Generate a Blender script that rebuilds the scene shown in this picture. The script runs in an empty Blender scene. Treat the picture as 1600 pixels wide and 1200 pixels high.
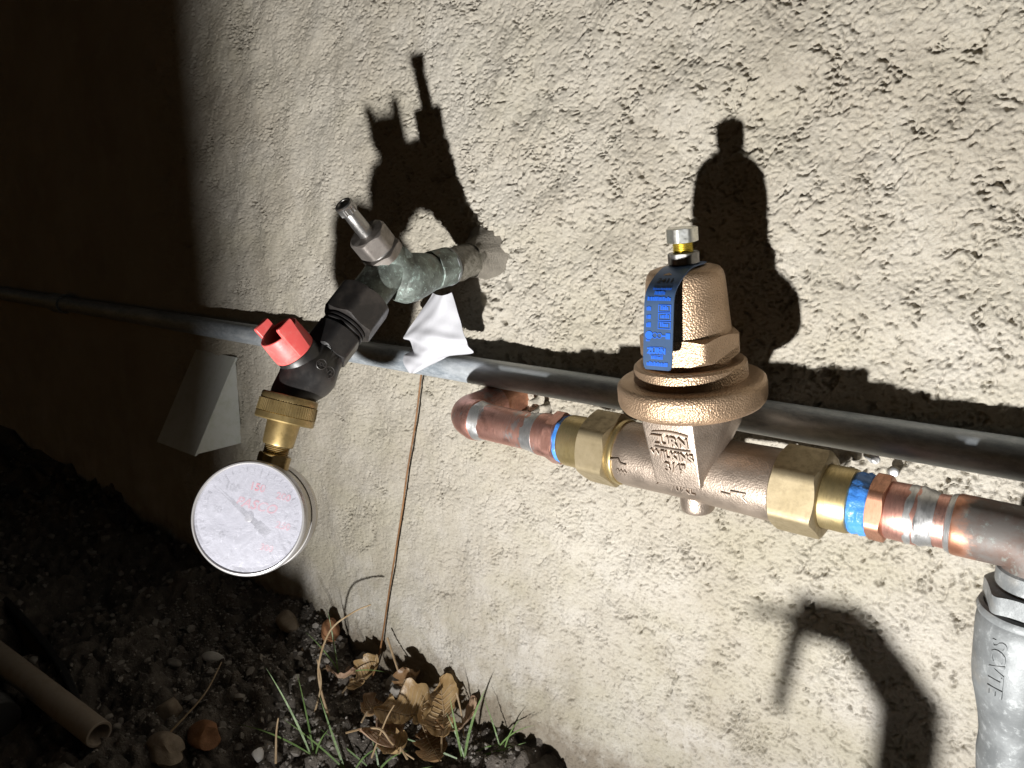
import bpy, bmesh, math, random
import numpy as np
from mathutils import Vector, Matrix

random.seed(7)
rng = np.random.default_rng(11)
V3 = Vector
scene = bpy.context.scene
COL = scene.collection

# ---------------------------------------------------------------- camera
cam_d = bpy.data.cameras.new('camera')
cam = bpy.data.objects.new('camera', cam_d); COL.objects.link(cam)
cam_d.sensor_width = 36.0
cam_d.lens = 27.0
cam_d.clip_start = 0.01
cam_d.clip_end = 200.0
right = V3((0.763845, 0.645400, 0.0))
up = V3((-0.130117, 0.153996, 0.979467))
back = V3((0.632148, -0.748161, 0.201607))
m = Matrix((right, up, back)).transposed().to_4x4()
m.translation = V3((0.0, -0.39, 0.0))
cam.matrix_world = m
scene.camera = cam

# ---------------------------------------------------------------- night sky (almost none)
world = bpy.data.worlds.new('World'); scene.world = world
world.use_nodes = True
wn = world.node_tree.nodes; wl = world.node_tree.links
sky = wn.new('ShaderNodeTexSky'); sky.sky_type = 'NISHITA'; sky.sun_disc = False
sky.sun_elevation = math.radians(4); sky.sun_rotation = math.radians(200)
bg = next(n for n in wn if n.type == 'BACKGROUND')
bg.inputs['Strength'].default_value = 0.0050
wl.new(sky.outputs['Color'], bg.inputs['Color'])

scene.view_settings.view_transform = 'Standard'
scene.view_settings.look = 'None'
scene.view_settings.gamma = 1.0
scene.view_settings.use_curve_mapping = False
scene.view_settings.exposure = 0.0
scene.render.engine = 'CYCLES'

# the hand torch that lights the place (its body is built further down)
LAMP = V3((-0.10, -0.60, -0.43))
LAMP_AIM = V3((-0.29, 0.0, 0.42))
LAMP_POWER = 56.0
LAMP_SIZE = 0.011
LAMP_COLOR = (1.0, 0.985, 0.955)

# ---------------------------------------------------------------- helpers
def thing(name, label, cat, loc, group=None):
    o = bpy.data.objects.new(name, None); COL.objects.link(o)
    o.empty_display_size = 0.01
    o.location = loc
    o['label'] = label; o['category'] = cat
    if group: o['group'] = group
    return o

def tag(o, label=None, cat=None, group=None, kind=None):
    if label: o['label'] = label
    if cat: o['category'] = cat
    if group: o['group'] = group
    if kind: o['kind'] = kind
    return o

def worldloc(o):
    p = V3(o.location)
    while o.parent:
        o = o.parent; p += V3(o.location)
    return p

def make(name, vf, mat, parent=None, origin=None, smooth=35):
    """vf: (verts, faces) in world coordinates, linked as ONE mesh object."""
    v, f = vf
    if parent is not None:
        base = worldloc(parent); off = base; loc = (0, 0, 0)
    else:
        base = V3(origin) if origin is not None else V3((0, 0, 0)); off = base; loc = base
    me = bpy.data.meshes.new(name)
    me.from_pydata([(p[0]-off[0], p[1]-off[1], p[2]-off[2]) for p in v], [], f)
    if smooth is not None:
        me.polygons.foreach_set('use_smooth', [True]*len(me.polygons))
        try: me.set_sharp_from_angle(angle=math.radians(smooth))
        except Exception: pass
    me.update()
    o = bpy.data.objects.new(name, me); COL.objects.link(o)
    o.location = loc
    if parent is not None: o.parent = parent
    if mat is not None: me.materials.append(mat)
    return o

def join(*vfs):
    V = []; F = []
    for v, f in vfs:
        b = len(V); V += list(v); F += [tuple(i+b for i in q) for q in f]
    return V, F

def basis(axis, ref=None):
    a = V3(axis).normalized()
    if ref is None:
        ref = V3((0, 0, 1)) if abs(a.z) < 0.9 else V3((1, 0, 0))
    ref = V3(ref)
    e1 = (ref - a*ref.dot(a)).normalized()
    return a, e1, a.cross(e1)

def lathe(o, axis, prof, n=48, ref=None, mod=None, a0=0.0):
    a, e1, e2 = basis(axis, ref); o = V3(o)
    V = []; F = []; rows = []
    for s, r in prof:
        if r <= 1e-7:
            rows.append([len(V)]); V.append(o + a*s)
        else:
            row = []
            for k in range(n):
                t = 2*math.pi*k/n + a0
                rr = r*(mod(t, s) if mod else 1.0)
                row.append(len(V)); V.append(o + a*s + (e1*math.cos(t) + e2*math.sin(t))*rr)
            rows.append(row)
    for A, B in zip(rows, rows[1:]):
        if len(A) == 1 and len(B) == 1: continue
        for k in range(n):
            k2 = (k+1) % n
            if len(A) == 1: F.append((A[0], B[k2], B[k]))
            elif len(B) == 1: F.append((A[k], A[k2], B[0]))
            else: F.append((A[k], A[k2], B[k2], B[k]))
    return V, F

def cyl(o, axis, s0, s1, r, bev=None, n=40, ref=None, rin=0.0):
    b = bev if bev is not None else min(r, abs(s1-s0))*0.08
    if rin > 0:
        p = [(s0, rin), (s0, r-b), (s0+b*.3, r-b*.3), (s0+b, r), (s1-b, r), (s1-b*.3, r-b*.3), (s1, r-b), (s1, rin), (s0, rin)]
    else:
        p = [(s0, 0), (s0, r-b), (s0+b*.3, r-b*.3), (s0+b, r), (s1-b, r), (s1-b*.3, r-b*.3), (s1, r-b), (s1, 0)]
    return lathe(o, axis, p, n, ref)

def hexnut(o, axis, s0, s1, ap, ref=None, a0=0.0, k0=0.45, k1=0.45, rin=0.0, sides=6, div=12, rnd=0.0006):
    """chamfered hexagon with the curved chamfer scallops on its faces."""
    a, e1, e2 = basis(axis, ref); o = V3(o)
    n = sides*div; step = 2*math.pi/sides
    V = []; F = []
    rows = [[] for _ in range(6)]
    for k in range(n):
        t = 2*math.pi*k/n
        u = ((t + step/2) % step) - step/2
        h = ap/math.cos(u)
        hmax = ap/math.cos(step/2)
        h = min(h, hmax - rnd)
        d = e1*math.cos(t+a0) + e2*math.sin(t+a0)
        q = (h-ap)
        lv = [(s0, rin), (s0, ap*0.985), (s0+q*k0+0.0001, h), (s1-q*k1-0.0001, h), (s1, ap*0.985), (s1, rin)]
        for j, (s, r) in enumerate(lv):
            rows[j].append(len(V)); V.append(o + a*s + d*r)
    for A, B in zip(rows, rows[1:]):
        for k in range(n):
            k2 = (k+1) % n
            F.append((A[k], A[k2], B[k2], B[k]))
    return V, F

def catmull(pts, sub=8):
    P = [V3(p) for p in pts]
    out = []
    for i in range(len(P)-1):
        p0 = P[max(i-1, 0)]; p1 = P[i]; p2 = P[i+1]; p3 = P[min(i+2, len(P)-1)]
        for k in range(sub):
            t = k/sub
            out.append(0.5*((2*p1) + (p2-p0)*t + (2*p0-5*p1+4*p2-p3)*t*t + (3*p1-p0-3*p2+p3)*t*t*t))
    out.append(P[-1])
    return out

def sweep(path, rad, n=24, cap=True, mod=None):
    P = [V3(p) for p in path]
    if not isinstance(rad, (list, tuple)): rad = [rad]*len(P)
    T = []
    for i in range(len(P)):
        d = P[min(i+1, len(P)-1)] - P[max(i-1, 0)]
        T.append(d.normalized())
    _, e1, e2 = basis(T[0])
    V = []; F = []; rows = []
    for i, p in enumerate(P):
        e1 = (e1 - T[i]*e1.dot(T[i])).normalized(); e2 = T[i].cross(e1)
        row = []
        for k in range(n):
            t = 2*math.pi*k/n
            r = rad[i]*(mod(t, i) if mod else 1)
            row.append(len(V)); V.append(p + (e1*math.cos(t)+e2*math.sin(t))*r)
        rows.append(row)
    for A, B in zip(rows, rows[1:]):
        for k in range(n):
            k2 = (k+1) % n
            F.append((A[k], A[k2], B[k2], B[k]))
    if cap:
        V.append(P[0]); c = len(V)-1
        for k in range(n): F.append((c, rows[0][(k+1) % n], rows[0][k]))
        V.append(P[-1]); c = len(V)-1
        for k in range(n): F.append((c, rows[-1][k], rows[-1][(k+1) % n]))
    return V, F

def hull(points):
    bm = bmesh.new()
    for p in points: bm.verts.new(p)
    r = bmesh.ops.convex_hull(bm, input=bm.verts)
    bmesh.ops.delete(bm, geom=[v for v in bm.verts if not v.link_faces], context='VERTS')
    bm.verts.index_update()
    V = [v.co.copy() for v in bm.verts]; F = [tuple(v.index for v in f.verts) for f in bm.faces]
    bm.free()
    return V, F

def bm_vf(bm):
    bm.verts.index_update()
    r = ([v.co.copy() for v in bm.verts], [tuple(v.index for v in f.verts) for f in bm.faces])
    bm.free(); return r

def bevel_hull(points, w, seg=2):
    bm = bmesh.new()
    for p in points: bm.verts.new(p)
    bmesh.ops.convex_hull(bm, input=bm.verts)
    bmesh.ops.delete(bm, geom=[v for v in bm.verts if not v.link_faces], context='VERTS')
    bmesh.ops.dissolve_limit(bm, angle_limit=0.05, verts=bm.verts, edges=bm.edges)
    bmesh.ops.bevel(bm, geom=list(bm.edges), offset=w, segments=seg, affect='EDGES', profile=0.5)
    return bm_vf(bm)

def boxpts(c, ex, ey, ez, hx, hy, hz):
    c = V3(c); ex = V3(ex); ey = V3(ey); ez = V3(ez)
    return [c + ex*hx*i + ey*hy*j + ez*hz*k for i in (-1, 1) for j in (-1, 1) for k in (-1, 1)]

def text_vf(s, size, depth, o, ex, ey, align='CENTER', bevel=0.0, bold=0.0, wrap=None, shear=0.0):
    """lettering as mesh: o = centre, ex = reading direction, ey = letter up."""
    c = bpy.data.curves.new('lettering', 'FONT')
    c.body = s; c.size = size; c.extrude = depth; c.align_x = align; c.align_y = 'CENTER'
    c.bevel_depth = bevel; c.bevel_resolution = 1; c.offset = bold; c.resolution_u = 3; c.shear = shear
    ob = bpy.data.objects.new('lettering', c); COL.objects.link(ob)
    bpy.context.view_layer.update()
    dg = bpy.context.evaluated_depsgraph_get()
    me = bpy.data.meshes.new_from_object(ob.evaluated_get(dg))
    ex = V3(ex).normalized(); ey = V3(ey); ey = (ey-ex*ey.dot(ex)).normalized(); ez = ex.cross(ey)
    o = V3(o)
    V = []
    for v in me.vertices:
        x, y, z = v.co
        if wrap: V.append(wrap(x, y, z))
        else: V.append(o + ex*x + ey*y + ez*z)
    F = [tuple(p.vertices) for p in me.polygons]
    bpy.data.objects.remove(ob); bpy.data.curves.remove(c); bpy.data.meshes.remove(me)
    return V, F

# ---------------------------------------------------------------- materials
class NT:
    def __init__(s, name):
        s.mat = bpy.data.materials.new(name); s.mat.use_nodes = True
        s.n = s.mat.node_tree.nodes; s.l = s.mat.node_tree.links
        s.b = s.n['Principled BSDF']; s.out = s.n['Material Output']
        s.tc = s.n.new('ShaderNodeTexCoord')
    def coord(s, scale=(1, 1, 1), rot=(0, 0, 0)):
        mp = s.n.new('ShaderNodeMapping'); s.l.new(s.tc.outputs['Object'], mp.inputs['Vector'])
        mp.inputs['Scale'].default_value = scale; mp.inputs['Rotation'].default_value = rot
        return mp.outputs['Vector']
    def noise(s, scale, detail=4, rough=.55, vec=None, dist=0.0):
        t = s.n.new('ShaderNodeTexNoise'); s.l.new(vec or s.coord(), t.inputs['Vector'])
        t.inputs['Scale'].default_value = scale; t.inputs['Detail'].default_value = detail
        t.inputs['Roughness'].default_value = rough; t.inputs['Distortion'].default_value = dist
        return t.outputs['Fac']
    def voro(s, scale, feature='F1', vec=None):
        t = s.n.new('ShaderNodeTexVoronoi'); t.feature = feature
        s.l.new(vec or s.coord(), t.inputs['Vector']); t.inputs['Scale'].default_value = scale
        return t.outputs['Distance']
    def ramp(s, fac, stops):
        r = s.n.new('ShaderNodeValToRGB'); e = r.color_ramp.elements
        while len(e) > 2: e.remove(e[-1])
        for i, (p, c) in enumerate(stops):
            if i >= 2: e.new(p)
            e[i].position = p; e[i].color = (c[0], c[1], c[2], 1) if hasattr(c, '__len__') else (c, c, c, 1)
        s.l.new(fac, r.inputs['Fac']); return r.outputs['Color']
    def mix(s, fac, a, b, mode='MIX'):
        x = s.n.new('ShaderNodeMix'); x.data_type = 'RGBA'; x.blend_type = mode
        for inp, val in ((x.inputs[0], fac), (x.inputs[6], a), (x.inputs[7], b)):
            if hasattr(val, 'is_linked') or hasattr(val, 'links'): s.l.new(val, inp)
            elif hasattr(val, '__len__'): inp.default_value = (val[0], val[1], val[2], 1)
            else: inp.default_value = val
        return x.outputs[2]
    def math(s, op, a, b=0.5):
        x = s.n.new('ShaderNodeMath'); x.operation = op
        for inp, val in ((x.inputs[0], a), (x.inputs[1], b)):
            if hasattr(val, 'links'): s.l.new(val, inp)
            else: inp.default_value = val
        return x.outputs[0]
    def set(s, **k):
        for key, val in k.items():
            i = s.b.inputs[key.replace('_', ' ')]
            if hasattr(val, 'links'): s.l.new(val, i)
            elif hasattr(val, '__len__'): i.default_value = (val[0], val[1], val[2], 1)
            else: i.default_value = val
        return s
    def bump(s, h, dist, strength=1.0, chain=None):
        b = s.n.new('ShaderNodeBump'); s.l.new(h, b.inputs['Height'])
        b.inputs['Distance'].default_value = dist; b.inputs['Strength'].default_value = strength
        if chain: s.l.new(chain, b.inputs['Normal'])
        s.l.new(b.outputs['Normal'], s.b.inputs['Normal']); return b.outputs['Normal']

M = {}
def mat(name):
    t = NT(name); M[name] = t.mat; return t

# stucco
t = mat('stucco')
vary = t.noise(7, 5, .6)
fine = t.noise(900, 3, .6)
blot = t.noise(26, 6, .62)
col = t.ramp(vary, [(.30, (.335, .300, .245)), (.52, (.400, .368, .312)), (.70, (.455, .426, .374))])
col = t.mix(t.math('MULTIPLY', t.ramp(blot, [(.50, 0), (.72, 1)]), .45), col, (.51, .48, .43))
# whitish lime bloom and dirt low on the wall, painted by the wall's own stains
sep = t.n.new('ShaderNodeSeparateXYZ'); t.l.new(t.tc.outputs['Object'], sep.inputs[0])
low = t.n.new('ShaderNodeMapRange'); t.l.new(sep.outputs['Z'], low.inputs[0])
low.inputs[1].default_value = -.16; low.inputs[2].default_value = -.34; low.inputs[3].default_value = 0; low.inputs[4].default_value = 1
stain = t.noise(17, 6, .65)
bloom = t.math('MULTIPLY', low.outputs[0], t.ramp(stain, [(.44, 0), (.66, 1)]))
col = t.mix(t.math('MULTIPLY', bloom, .75), col, (.60, .58, .56))
streak = t.noise(30, 6, .7, vec=t.coord((1, 1, .35)))
col = t.mix(t.math('MULTIPLY', t.math('MULTIPLY', low.outputs[0], t.ramp(streak, [(.50, 0), (.68, 1)])), .55), col, (.29, .255, .20))
moss = t.noise(12, 5, .6, vec=t.coord((1, 1, 1.6), (0, 0, .6)))
lowb = t.n.new('ShaderNodeMapRange'); t.l.new(sep.outputs['Z'], lowb.inputs[0])
lowb.inputs[1].default_value = .0; lowb.inputs[2].default_value = -.15; lowb.inputs[3].default_value = .25; lowb.inputs[4].default_value = .45
col = t.mix(t.math('MULTIPLY', t.ramp(moss, [(.46, 0), (.66, 1)]), lowb.outputs[0]), col, (.365, .338, .25))
# soil splashed up the foot of the wall
foot = t.n.new('ShaderNodeMapRange'); t.l.new(sep.outputs['Z'], foot.inputs[0])
foot.inputs[1].default_value = -.315; foot.inputs[2].default_value = -.40; foot.inputs[3].default_value = 0; foot.inputs[4].default_value = 1
spl = t.noise(75, 6, .7)
col = t.mix(t.ramp(t.math('ADD', foot.outputs[0], t.math('MULTIPLY', spl, .9)), [(.72, 0), (1.05, .85)]), col, (.20, .165, .125))
col = t.mix(t.math('MULTIPLY', t.ramp(fine, [(.35, 1), (.60, 0)]), .32), col, (.27, .235, .18))
t.set(Base_Color=col, Roughness=.92, Specular_IOR_Level=.2)
nb = t.bump(t.noise(800, 4, .75), .0007, .7)
t.bump(t.noise(1900, 2, .7), .0005, .8, nb)

# galvanised conduit
t = mat('galvanised')
sp = t.noise(420, 5, .75, vec=t.coord((.35, 1, 1)))
big = t.noise(45, 4, .6, vec=t.coord((.25, 1, 1)))
col = t.mix(t.ramp(sp, [(.42, 0), (.62, 1)]), (.27, .305, .34), (.42, .455, .49))
col = t.mix(t.math('MULTIPLY', t.ramp(big, [(.50, 0), (.66, 1)]), .6), col, (.62, .64, .65))
t.set(Base_Color=col, Metallic=.35, Roughness=t.ramp(sp, [(.3, .38), (.7, .6)]))
t.bump(sp, .0001, .35)

# cast bronze (body greyer, bell warmer)
def bronze(name, c0, c1, met=.8, r0=.36, r1=.52, bs=.00028):
    t = mat(name)
    g = t.noise(900, 3, .6); w = t.noise(70, 5, .6)
    col = t.mix(w, c0, c1)
    tar = t.noise(28, 6, .7, dist=.5)
    col = t.mix(t.math('MULTIPLY', t.ramp(tar, [(.50, 0), (.68, 1)]), .55), col, [x*.55 for x in c0])
    t.set(Base_Color=col, Metallic=met, Roughness=t.ramp(w, [(.3, r0), (.7, r1)]))
    n1 = t.bump(t.voro(1150), bs, .8)
    t.bump(g, bs*.6, .7, n1)
bronze('bronze_body', (.31, .252, .205), (.40, .330, .272), .84, .40, .54, .00012)
bronze('bronze_letter', (.31, .252, .205), (.40, .330, .272), .84, .40, .54, .00003)
bronze('bronze_bell', (.37, .255, .165), (.47, .335, .225), .80, .42, .54, .00032)

def brushed(name, c0, c1, met, rough, axis_scale, bs=.00005, spots=None):
    t = mat(name)
    w = t.noise(60, 5, .65)
    sc = t.noise(260, 4, .7, vec=t.coord(axis_scale))
    col = t.mix(t.ramp(w, [(.35, 0), (.65, 1)]), c0, c1)
    col = t.mix(t.math('MULTIPLY', t.ramp(sc, [(.45, 0), (.62, 1)]), .4), col, [x*.62 for x in c0])
    if name == 'copper':
        col = t.mix(t.ramp(t.noise(38, 6, .7, vec=t.coord((1.6, 1, 1))), [(.60, 0), (.645, .8)]), col, (.45, .44, .44))
    if spots:
        sps = t.noise(85, 6, .75)
        col = t.mix(t.ramp(sps, [(.54, 0), (.66, .85)]), col, spots)
    t.set(Base_Color=col, Metallic=met, Roughness=t.ramp(sc, [(.3, rough), (.7, rough+.2)]))
    t.bump(sc, bs, .7)
brushed('brass', (.42, .325, .15), (.52, .42, .23), .88, .32, (6, 1, 1))
brushed('brass_nut', (.30, .242, .145), (.38, .312, .20), .72, .42, (1, 1, 1), .00006)
brushed('brass_dull', (.25, .18, .075), (.35, .26, .125), .85, .34, (1, 1, 1), .00006, (.16, .11, .045))
brushed('copper', (.56, .285, .23), (.68, .40, .335), .90, .32, (7, .8, .8), .0001, (.33, .18, .15))
brushed('copper_dull', (.47, .235, .15), (.60, .32, .22), .85, .38, (5, 1, 1), .00006, (.30, .17, .12))
brushed('solder', (.50, .50, .50), (.66, .66, .66), .9, .32, (3, 1, 1), .00015)
brushed('zinc_bolt', (.62, .63, .62), (.72, .70, .60), .95, .26, (1, 1, 2), .00003)
brushed('zinc_yellow', (.62, .50, .12), (.70, .60, .20), .95, .25, (1, 1, 2), .00003)
brushed('steel_dark', (.22, .215, .21), (.33, .32, .31), .9, .34, (1, 1, 1), .00004)
brushed('steel_stem', (.30, .29, .28), (.38, .37, .36), .95, .24, (1, 6, 6), .00003)
brushed('nut_bronze', (.19, .17, .155), (.27, .245, .225), .75, .36, (1, 1, 1), .00008, (.20, .17, .15))

# weathered elbow: copper going grey green
t = mat('weathered_copper')
a_ = t.noise(55, 6, .65); b_ = t.noise(160, 5, .7)
col = t.mix(t.ramp(a_, [(.42, 0), (.58, 1)]), (.21, .125, .09), (.22, .195, .18))
col = t.mix(t.math('MULTIPLY', t.ramp(b_, [(.55, 0), (.68, 1)]), .8), col, (.30, .36, .335))
t.set(Base_Color=col, Metallic=.25, Roughness=.55); t.bump(b_, .00025, .6)

# copper that weathers towards the elbow
t = mat('copper_weathering')
a_ = t.noise(60, 6, .68); b_ = t.noise(150, 5, .7); sc = t.noise(260, 4, .7, vec=t.coord((7, .8, .8)))
sepx = t.n.new('ShaderNodeSeparateXYZ'); t.l.new(t.tc.outputs['Object'], sepx.inputs[0])
grad = t.math('ADD', t.math('MULTIPLY', t.math('ADD', sepx.outputs['X'], -.013), 55.0), t.math('MULTIPLY', a_, 1.6))
wf = t.ramp(grad, [(.55, 0), (.95, 1)])
fresh = t.mix(sc, (.52, .245, .15), (.42, .20, .13))
old = t.mix(t.ramp(a_, [(.42, 0), (.60, 1)]), (.105, .066, .052), (.12, .108, .10))
old = t.mix(t.math('MULTIPLY', t.ramp(b_, [(.57, 0), (.70, 1)]), .7), old, (.23, .28, .26))
t.set(Base_Color=t.mix(wf, fresh, old), Metallic=t.ramp(wf, [(0, .85), (1, .2)]), Roughness=t.ramp(wf, [(0, .36), (1, .6)]))
t.bump(b_, .0002, .6)

# verdigris hose bibb
t = mat('verdigris_brass')
a_ = t.noise(70, 6, .68); b_ = t.noise(330, 5, .7); c_ = t.noise(38, 4, .6)
col = t.mix(t.ramp(a_, [(.40, 0), (.62, 1)]), (.085, .095, .085), (.20, .235, .215))
col = t.mix(t.math('MULTIPLY', t.ramp(b_, [(.54, 0), (.64, 1)]), .75), col, (.33, .42, .385))
col = t.mix(t.math('MULTIPLY', t.ramp(c_, [(.58, 0), (.70, 1)]), .6), col, (.20, .115, .07))
t.set(Base_Color=col, Metallic=.35, Roughness=.52); t.bump(b_, .0004, .7)

# grimy nipple with sealant
t = mat('sealed_nipple')
a_ = t.noise(150, 5, .7); b_ = t.noise(60, 4, .6)
col = t.mix(t.ramp(a_, [(.42, 0), (.6, 1)]), (.085, .078, .06), (.21, .195, .165))
t.set(Base_Color=col, Metallic=.15, Roughness=t.ramp(b_, [(.4, .16), (.62, .5)])); t.bump(a_, .0012, .9)

t = mat('stucco_patch')
a_ = t.noise(160, 6, .7)
t.set(Base_Color=t.mix(a_, (.11, .098, .08), (.24, .215, .175)), Roughness=.85); t.bump(t.noise(520, 5, .75), .0014, 1)

# grey painted / zinc fitting
t = mat('grey_fitting')
a_ = t.noise(60, 6, .65); b_ = t.noise(240, 5, .7)
col = t.mix(t.ramp(a_, [(.38, 0), (.64, 1)]), (.13, .138, .142), (.225, .237, .242))
col = t.mix(t.math('MULTIPLY', t.ramp(b_, [(.56, 0), (.66, 1)]), .6), col, (.34, .355, .36))
col = t.mix(t.math('MULTIPLY', t.ramp(t.noise(33, 4, .6), [(.56, 0), (.70, 1)]), .5), col, (.27, .24, .20))
t.set(Base_Color=col, Metallic=.25, Roughness=.55); t.bump(b_, .0004, .6)

def plastic(name, c, rough, dust=None, bs=.00006, spec=.5):
    t = mat(name)
    a_ = t.noise(90, 6, .7); b_ = t.noise(500, 3, .6)
    col = c
    if dust: col = t.mix(t.math('MULTIPLY', t.ramp(a_, [(.48, 0), (.70, 1)]), .55), c, dust)
    t.set(Base_Color=col, Roughness=t.ramp(a_, [(.35, rough), (.7, rough+.2)]), Specular_IOR_Level=spec)
    t.bump(b_, bs, .6)
plastic('black_plastic', (.014, .013, .013), .30, (.034, .030, .027), .00012)
plastic('black_worn', (.018, .016, .015), .33, (.055, .045, .038), .00018)
plastic('red_plastic', (.55, .075, .07), .42, (.58, .22, .19), .00012)
plastic('red_web', (.50, .10, .085), .5, (.52, .20, .16), .0001)
plastic('blue_paste', (.05, .21, .62), .34, (.16, .36, .74), .0007)
plastic('blue_print', (.008, .10, .56), .5)
plastic('white_paper', (.47, .47, .50), .62, (.41, .41, .44), .0001, .3)
plastic('pvc', (.27, .225, .18), .5, (.19, .15, .115), .0001)
plastic('vent_paint', (.52, .53, .50), .6, (.40, .42, .33), .0003)
plastic('black_rubber', (.015, .015, .016), .5, None)
plastic('shade_block', (.30, .29, .27), .9, (.22, .21, .20), .001)
plastic('gauge_red', (.62, .025, .05), .6)
plastic('gauge_black', (.035, .034, .036), .6)
plastic('gauge_faded', (.10, .10, .11), .6)
plastic('stamp_dark', (.06, .06, .06), .6)

t = mat('tag_metal')
a_ = t.noise(120, 5, .7)
t.set(Base_Color=t.mix(a_, (.05, .10, .21), (.09, .155, .29)), Metallic=.55, Roughness=.4)

t = mat('gauge_case')
a_ = t.noise(140, 6, .7); b_ = t.noise(50, 4, .6)
t.set(Base_Color=t.mix(t.ramp(a_, [(.4, 0), (.65, 1)]), (.34, .31, .265), (.22, .195, .155)), Metallic=.75, Roughness=t.ramp(b_, [(.35, .24), (.7, .45)]))
t.bump(a_, .00012, .5)
t = mat('gauge_bezel')
t.set(Base_Color=(.33, .32, .32), Metallic=.45, Roughness=.34)

t = mat('gauge_dial')
a_ = t.noise(60, 5, .7)
t.set(Base_Color=t.mix(t.ramp(a_, [(.45, 0), (.7, 1)]), (.38, .38, .42), (.28, .28, .32)), Roughness=.7)

# scuffed clear lens: thin plastic with a film of scratches
t = mat('scuffed_lens')
tr = t.n.new('ShaderNodeBsdfTransparent'); tr.inputs[0].default_value = (.97, .97, .98, 1)
t.set(Base_Color=(.34, .34, .385), Roughness=.3, Specular_IOR_Level=.4)
s1 = t.noise(210, 6, .75, dist=.6)
s2 = t.noise(120, 3, .6, vec=t.coord((4, .6, .6), (.4, .9, .2)), dist=1.6)
s3 = t.noise(90, 3, .6, vec=t.coord((.6, .6, 4), (.9, .2, .7)), dist=2.2)
s4 = t.noise(42, 6, .7, dist=.8)
scr = t.math('MAXIMUM', t.ramp(s2, [(.64, 0), (.70, .6)]), t.ramp(s3, [(.65, 0), (.71, .6)]))
scr = t.math('MAXIMUM', scr, t.ramp(s1, [(.60, 0), (.72, .7)]))
film = t.ramp(s4, [(.30, .38), (.70, .86)])
fac = t.math('MINIMUM', t.math('ADD', t.math('MULTIPLY', scr, .45), film), .93)
ms = t.n.new('ShaderNodeMixShader')
t.l.new(fac, ms.inputs[0]); t.l.new(tr.outputs[0], ms.inputs[1]); t.l.new(t.b.outputs[0], ms.inputs[2])
t.l.new(ms.outputs[0], t.out.inputs['Surface'])
t.bump(t.math('ADD', s1, s4), .0006, .6)

# soil, stones, plants
t = mat('soil')
a_ = t.noise(60, 6, .7); b_ = t.noise(420, 5, .7)
col = t.mix(t.ramp(a_, [(.38, 0), (.65, 1)]), (.075, .063, .052), (.19, .165, .14))
col = t.mix(t.math('MULTIPLY', t.ramp(b_, [(.6, 0), (.68, 1)]), .6), col, (.30, .27, .235))
t.set(Base_Color=col, Roughness=t.ramp(a_, [(.3, .55), (.6, .9)])); t.bump(b_, .0035, 1)

def stone(name, c0, c1):
    t = mat(name)
    a_ = t.noise(80, 6, .7); b_ = t.noise(400, 4, .7)
    t.set(Base_Color=t.mix(t.ramp(a_, [(.36, 0), (.66, 1)]), c0, c1), Roughness=.75); t.bump(b_, .0006, .8)
stone('stone_brown', (.16, .12, .085), (.27, .22, .165))
stone('stone_orange', (.17, .075, .03), (.27, .125, .055))
stone('stone_pale', (.50, .48, .45), (.62, .60, .57))
stone('stone_grey', (.14, .125, .11), (.30, .275, .245))

def leafmat(name, c0, c1, tl=.25, rough=.4):
    t = mat(name)
    a_ = t.noise(70, 5, .65); b_ = t.noise(300, 4, .6)
    t.set(Base_Color=t.mix(t.ramp(a_, [(.36, 0), (.66, 1)]), c0, c1), Roughness=rough)
    t.bump(b_, .0006, .7)
    tn = t.n.new('ShaderNodeBsdfTranslucent'); tn.inputs[0].default_value = (*c1, 1)
    ms = t.n.new('ShaderNodeMixShader'); ms.inputs[0].default_value = tl
    t.l.new(t.b.outputs[0], ms.inputs[1]); t.l.new(tn.outputs[0], ms.inputs[2]); t.l.new(ms.outputs[0], t.out.inputs['Surface'])
leafmat('dead_leaf', (.32, .20, .085), (.48, .34, .175))
leafmat('dead_leaf_pink', (.44, .27, .175), (.58, .42, .31))
leafmat('dead_leaf_dark', (.17, .095, .045), (.30, .185, .095))
leafmat('grass_green', (.11, .19, .055), (.22, .33, .12), .3)
leafmat('dry_straw', (.36, .25, .14), (.52, .40, .26), .2)
leafmat('rust_stem', (.15, .072, .03), (.27, .14, .06), .05)

# ================================================================ the wall
def fft_noise(shape, dx, wl, bw=.5, ax=1.0, seed=0):
    """band-pass gaussian noise, wavelength wl (m); ax stretches it along X."""
    r = np.random.default_rng(seed)
    nz, nx = shape
    w = np.fft.rfft2(r.standard_normal(shape))
    kz = np.fft.fftfreq(nz, dx)[:, None]; kx = np.fft.rfftfreq(nx, dx)[None, :]*ax
    k = np.sqrt(kx*kx + kz*kz) + 1e-9
    g = np.exp(-(np.log(k*wl)/bw)**2)
    o = np.fft.irfft2(w*g, s=shape)
    return o/o.std()

def sstep(x, a, b):
    u = np.clip((x-a)/(b-a), 0, 1); return u*u*(3-2*u)

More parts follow.
